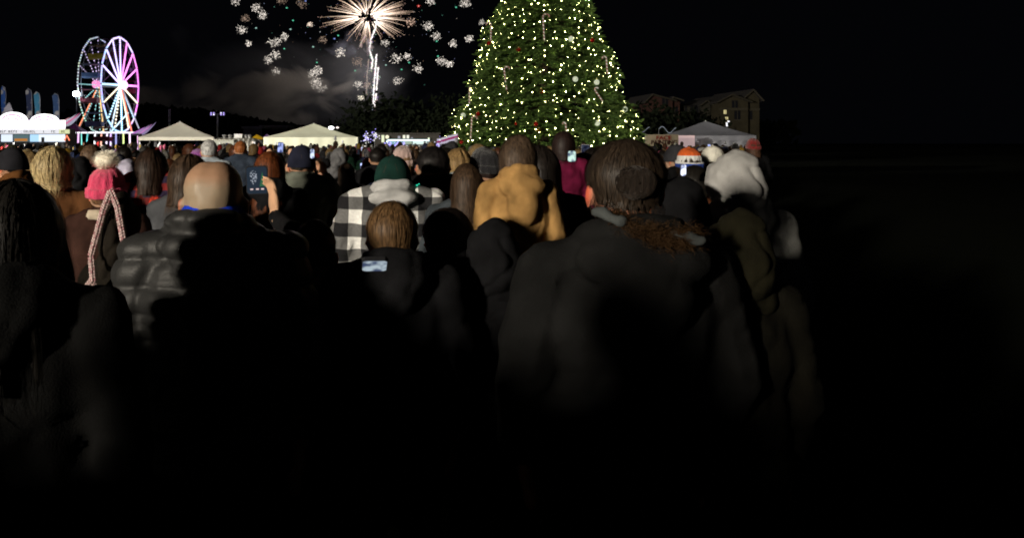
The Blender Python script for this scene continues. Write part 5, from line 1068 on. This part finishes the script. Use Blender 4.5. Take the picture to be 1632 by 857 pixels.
for i in range(8000):
    u = r_.random(); c = Vector((-.075+.20*u, -.135-.05*math.sin(PI*u)-.01*r_.random(), 1.575-.045*u-.02*r_.random()-.02*math.sin(PI*u))); c += Vector((r_.gauss(0,.006),r_.gauss(0,.008),r_.gauss(0,.014)))
    d = Vector((r_.gauss(.2,.6),r_.gauss(-.7,.4),r_.gauss(-.25,.6))).normalized()*r_.uniform(.010,.024); e = d.cross(Vector((r_.gauss(0,1),r_.gauss(0,1),r_.gauss(0,1)))).normalized()*.0007; m_.add([c-e,c+e,c+d],[(0,1,2)])
m_.build('fur_edging', FAB, b, False, color=(.040,.021,.009))
for g0,g1 in (((-.10,-.13,1.525),(-.06,-.17,1.505)),((.05,-.185,1.475),(.11,-.175,1.46))):
    part_blob(b, 'grey_lining', [lambda mb: prim_cap(mb,g0,.012,g1,.015)], FAB, .006, (.05,.055,.055), lambda c,n:.008*noise.noise(c*40))
near(1080,287,2.75,'person in a plain black hood right of the bun', jc=black, head='hoodup', hatc=black)
b = near(1104,262,3.7,'person in a rust sleeve holding up a bright phone near the hooded top', jc=(.16,.05,.02), head='crop', hc=(.012,.01,.008), lp='up', fine=True, sk=(.6,.34,.22))
phone(P(1088.5,271,3.4), (R(4),0,0), 'tall bright phone held left of the pale grey hood', .026, .055, bright=1.6, col=(.8,.85,1))
near(1077,231,6.5,'man in a dark cap in front of the right tent corner', jc=black, head='cap', hatc=(.03,.03,.035), hc=(.03,.02,.01), rz=.5)
b = near(1098,236,6.0,'person in an orange white and blue knitted hat', jc=(.05,.05,.06), head='beanie', hatc=(.7,.7,.7), hc=(.03,.02,.01))
for o in b.children:
    if o.name.startswith('beanie'):
        mm_, n, l, p = nt('striped team knit'); tc = N(n,'ShaderNodeTexCoord'); sx = N(n,'ShaderNodeSeparateXYZ'); l.new(tc.outputs['Object'], sx.inputs[0]); mr = N(n,'ShaderNodeMapRange'); mr.inputs[1].default_value = 1.6; mr.inputs[2].default_value = 1.8; l.new(sx.outputs['Z'], mr.inputs[0])
        rp = N(n,'ShaderNodeValToRGB'); rp.color_ramp.interpolation = 'CONSTANT'; e = rp.color_ramp.elements; e[0].color = (.02,.06,.35,1); e[1].position = .35; e[1].color = (.75,.75,.75,1); k = e.new(.68); k.color = (.75,.13,.02,1); l.new(mr.outputs[0], rp.inputs[0]); l.new(rp.outputs[0], p.inputs['Base Color']); p.inputs['Roughness'].default_value = .9
        o.material_slots[0].link = 'OBJECT'; o.material_slots[0].material = mm_
near(1134,233,7.0,'man in a white cap in front of the right tent', jc=(.05,.05,.04), head='cap', hatc=(.7,.68,.6), hc=(.03,.02,.01), rz=.4)
b = near(1166,244,2.9,'person with a pale grey sweatshirt hood pulled up at the right', jc=(.30,.30,.29), head='hoodup', hatc=(.34,.335,.33), style='hood', thick=1.0)
near(1172,338,2.1,'child in an olive camouflage hood at the bottom right', jc=(.005,.0045,.003), head='hoodup', hatc=(.009,.008,.004), wide=.85)
near(334,222,8.0,'white haired person before the silver trailer', jc=(.35,.4,.45), head='crop', hc=(.5,.5,.5), strands=200)
near(384,224,9.0,'red haired child in a dark jacket before the silver trailer window', jc=(.03,.04,.06), head='crop', hc=(.3,.1,.03), lift=.25)
near(315,238,9.5,'child in a purple hat near the left tent', jc=(.1,.03,.1), head='beanie', hatc=(.35,.1,.4), hc=(.1,.05,.03))
near(470,212+26,9.0,'person in a fuzzy dark hat before the central tent', jc=black, head='fluffy', hc=(.02,.02,.02))
near(1200,221,12,'person in a red and white hat at the right edge', jc=black, head='beanie', hatc=(.30,.02,.02), hc=(.1,.05,.03))
# unseen onlookers added behind the camera so their shade darkens those in front
rb = random.Random(12)
hd = ('crop','beanie','hoodup','bob'); oc = (('black',black),('navy',(.008,.01,.025)),('charcoal',(.02,.02,.02)),('dark brown',(.02,.012,.007)),('dark green',(.006,.015,.008)))
for i,(x,y,h_) in enumerate(((-1.72,.55,1.72),(-1.35,.42,1.66),(-.95,.15,1.84),(-.55,-.25,1.84),(-2.35,.85,1.70),(-2.2,.2,1.74),(-1.65,-.25,1.78),(-1.15,-.55,1.86),(-.15,-.75,1.88),(-2.8,-.3,1.8),(-3.1,.6,1.72),(-2.9,1.35,1.66),(-3.6,1.7,1.70),(-3.9,.9,1.74),(-3.7,.0,1.8),(-2.3,-.9,1.84),(-1.7,-1.2,1.88),(-.9,-1.3,1.88),(.45,-.9,1.86),(-4.4,2.3,1.68),(-4.7,1.4,1.74),(.2,-1.6,1.86),(1.1,-1.3,1.84),(-.3,-2.0,1.88))):
    hx = hd[i%4]; lab = 'added onlooker in '+oc[i%5][0]+', %s, %s in the %s row behind the camera' % ({'crop':'short hair','beanie':'dark beanie','hoodup':'hood up','bob':'bobbed hair'}[hx], ('far left','left','middle','right')[min(3,max(0,int((x+5)/1.6)))], ('nearest','second','third','last')[min(3,max(0,int((1.6-y)/.8)))])
    person(label=lab, loc=(x,y,0), h=h_, jc=oc[i%5][1], head=hx, hatc=(.02,.02,.03), group='unseen onlookers added behind the camera to cast shade', seed=i, rz=rb.uniform(-.2,.2), thick=1.05)
# ------------------------------------------------------------------ the crowd between them and the tents
hairs = [('black',(.008,.006,.005)),('dark brown',(.022,.013,.008)),('brown',(.05,.028,.015)),('auburn',(.08,.027,.012)),('fair',(.19,.125,.055)),('grey',(.16,.155,.145))]
coats = [('black',(.012,.012,.014)),('navy',(.015,.02,.05)),('dark grey',(.05,.05,.055)),('maroon',(.13,.01,.02)),('olive',(.05,.05,.022)),('brown',(.08,.045,.02)),('tan',(.25,.16,.08)),('grey',(.18,.18,.19)),('red',(.38,.02,.02)),('denim blue',(.07,.11,.18)),('cream',(.45,.40,.32)),('dark green',(.015,.05,.03)),('purple',(.10,.03,.13))]
cw = [10,6,6,3,3,3,2,3,2,2,1,2,1]
hats = [('black',(.012,.012,.014)),('grey',(.25,.25,.25)),('red',(.5,.02,.02)),('white',(.6,.6,.58)),('navy',(.02,.03,.09)),('mustard',(.45,.28,.04)),('pink',(.5,.1,.2))]
zones = [(0,60,'under the left dome'),(60,115,'under the right dome'),(115,170,'under the wheel left rim'),(170,225,'under the wheel right rim'),(225,285,'before left tent'),(285,345,'right of left tent'),
 (345,412,'before silver trailer'),(412,470,'left of central tent'),(470,530,'before central tent'),(530,590,'right of central tent'),(590,640,'below light displays'),(640,700,'before cyan trailer'),(700,780,'left of the tree'),(780,860,'before the tree left half'),(860,940,'before the tree right half'),(940,1030,'right of the tree'),(1030,1110,'before face painting sign'),(1110,1200,'before right tent')]
used = set(); rc = random.Random(31); made = 0; tries = 0; pts_ = list(taken)
cand = []
while made < 228 and tries < 30000:
    tries += 1
    D = 5.8+22*rc.random()**1.35; X = rc.uniform(-15, 1195) if D < 40 else 0
    x = (X-CX)/FPX*D
    if 700 < X < 1020 and D > 24: continue
    md = .42+.010*max(0,D-8)
    if any((x-a)**2+(D-b)**2 < md*md for a,b in pts_): continue
    kind = rc.choices(('crop','bob','long','fluffy','beanie','cap','hoodup'),(5,3,4,2,3,3,2))[0]
    hn, hcol = rc.choice(hairs); cn, ccol = rc.choices(coats,cw)[0]; tn, tcol = rc.choice(hats)
    zone = next((z[2] for z in zones if z[0] <= X < z[1]), 'at left edge'); dep = 'near' if D < 9 else ('middle' if D < 15 else 'far'); dep = {'near':'close','middle':'midway','far':'distant'}[dep]
    desc = {'crop':'short %s hair'%hn,'bob':'%s bob'%hn,'long':'long %s hair'%hn,'fluffy':'tousled %s hair'%hn,'beanie':'%s beanie'%tn,'cap':'%s cap'%tn,'hoodup':'hood up'}[kind]
    lab = '%s person, %s coat, %s, %s'%(dep,cn,desc,zone)
    if lab in used: continue
    used.add(lab); ccol = tuple(.62*v for v in ccol); tcol = tuple(.6*v for v in tcol); h_ = min(1.78, max(1.30, rc.gauss(1.615,.075)))
    pose = rc.choices(('down','pocket','up','high'),(6,4,1.2,.5))[0]; rp_ = pose if pose in ('down','pocket') else rc.choice(('down',pose))
    lpz = pose
    p_ = person(label=lab, loc=(x,D,0), h=h_, jc=ccol, hc=hcol, head=kind, hatc=tcol if kind != 'hoodup' else ccol, lp=lpz, rp=rp_, strands=0 if D > 10 else 160, voxel=.022, seed=rc.randint(1,4), rz=rc.gauss(-(X-590)/1500,.28), wide=rc.uniform(.95,1.12), group='spectators filling the crowd', tc=(.02,.022,.03))
    if pose in ('up','high'):
        k = h_/1.765; zz = (1.60 if pose == 'up' else 1.72)*k
        M_ = Matrix.Rotation(p_.rotation_euler.z,4,'Z'); v = M_ @ Vector((-.115*k,.285*k,0)); bright = rc.random() < .55
        cc = rc.choice(((.7,.8,1),(.5,.6,1),(1,.9,.8)))
        phone(Vector((x+v.x,D+v.y,zz)), (0,0,p_.rotation_euler.z), '%s phone of %s'%('glowing' if bright else 'dark', lab.replace(' person, ',' ').replace(' coat,',' coat,')), bright=1.8 if bright else .08, col=cc)
    pts_.append((x,D)); made += 1
print('crowd', made, 'tries', tries)
# the far crowd: too many and too small to count
mf, n, l, p = nt('far crowd clothes'); vc = N(n,'ShaderNodeVertexColor'); vc.layer_name = 'Col'; l.new(vc.outputs[0], p.inputs['Base Color']); p.inputs['Roughness'].default_value = .9
mb = MB(); skc = ((.4,.24,.16),(.15,.08,.05),(.3,.2,.12)); k = 0
while k < 620:
    D = rc.uniform(19,50); X = rc.uniform(-20,1196); x = (X-CX)/FPX*D
    if (x-tb.x)**2+(D-TD)**2 < 4.3**2: continue
    if any((x-a)**2+(D-b)**2 < .2 for a,b in pts_): continue
    if 1030 < X < 1200 and D > 42: continue
    k += 1; h_ = max(1.25,min(1.82,rc.gauss(1.60,.10))); c = rc.choices(coats,cw)[0][1]; hcx = rc.choice(hairs)[1] if rc.random() < .7 else rc.choice(hats)[1]; z = h_
    c = tuple(v*rc.uniform(.45,.8) for v in c); hcx = tuple(v*.8 for v in hcx)
    mb.ball((x,D,z-.11),(.085,.10,.115),8,6,col=hcx); mb.ball((x,D+.03,z-.17),(.066,.08,.075),6,5,col=rc.choice(skc))
    mb.tube([(x,D,z-.22),(x,D,z-.30)],[.055,.10],6,col=c); mb.ball((x,D,z-.50),(.23,.15,.26),8,6,col=c); mb.tube([(x-.21,D,z-.36),(x-.25,D+.05,z-.85)],[.065,.05],5,col=c); mb.tube([(x+.21,D,z-.36),(x+.25,D+.05,z-.85)],[.065,.05],5,col=c)
    mb.tube([(x,D,z-.55),(x,D,z-.9)],[.2,.18],7,col=c)
    for s_ in (-1,1): mb.tube([(x+s_*.09,D,z-.85),(x+s_*.10,D,.03)],[.085,.055],5,col=(.015,.016,.02))
    if rc.random() < .07: mb.box((x-.04,D-.2,z+.02),(x+.04,D-.19,z+.15),col=(.6,.62,.7))
tag(mb.build('far_crowd', mf, smooth=True, colors=True), 'dense far crowd of small heads under the tents', 'crowd', 'far crowd', kind='stuff')
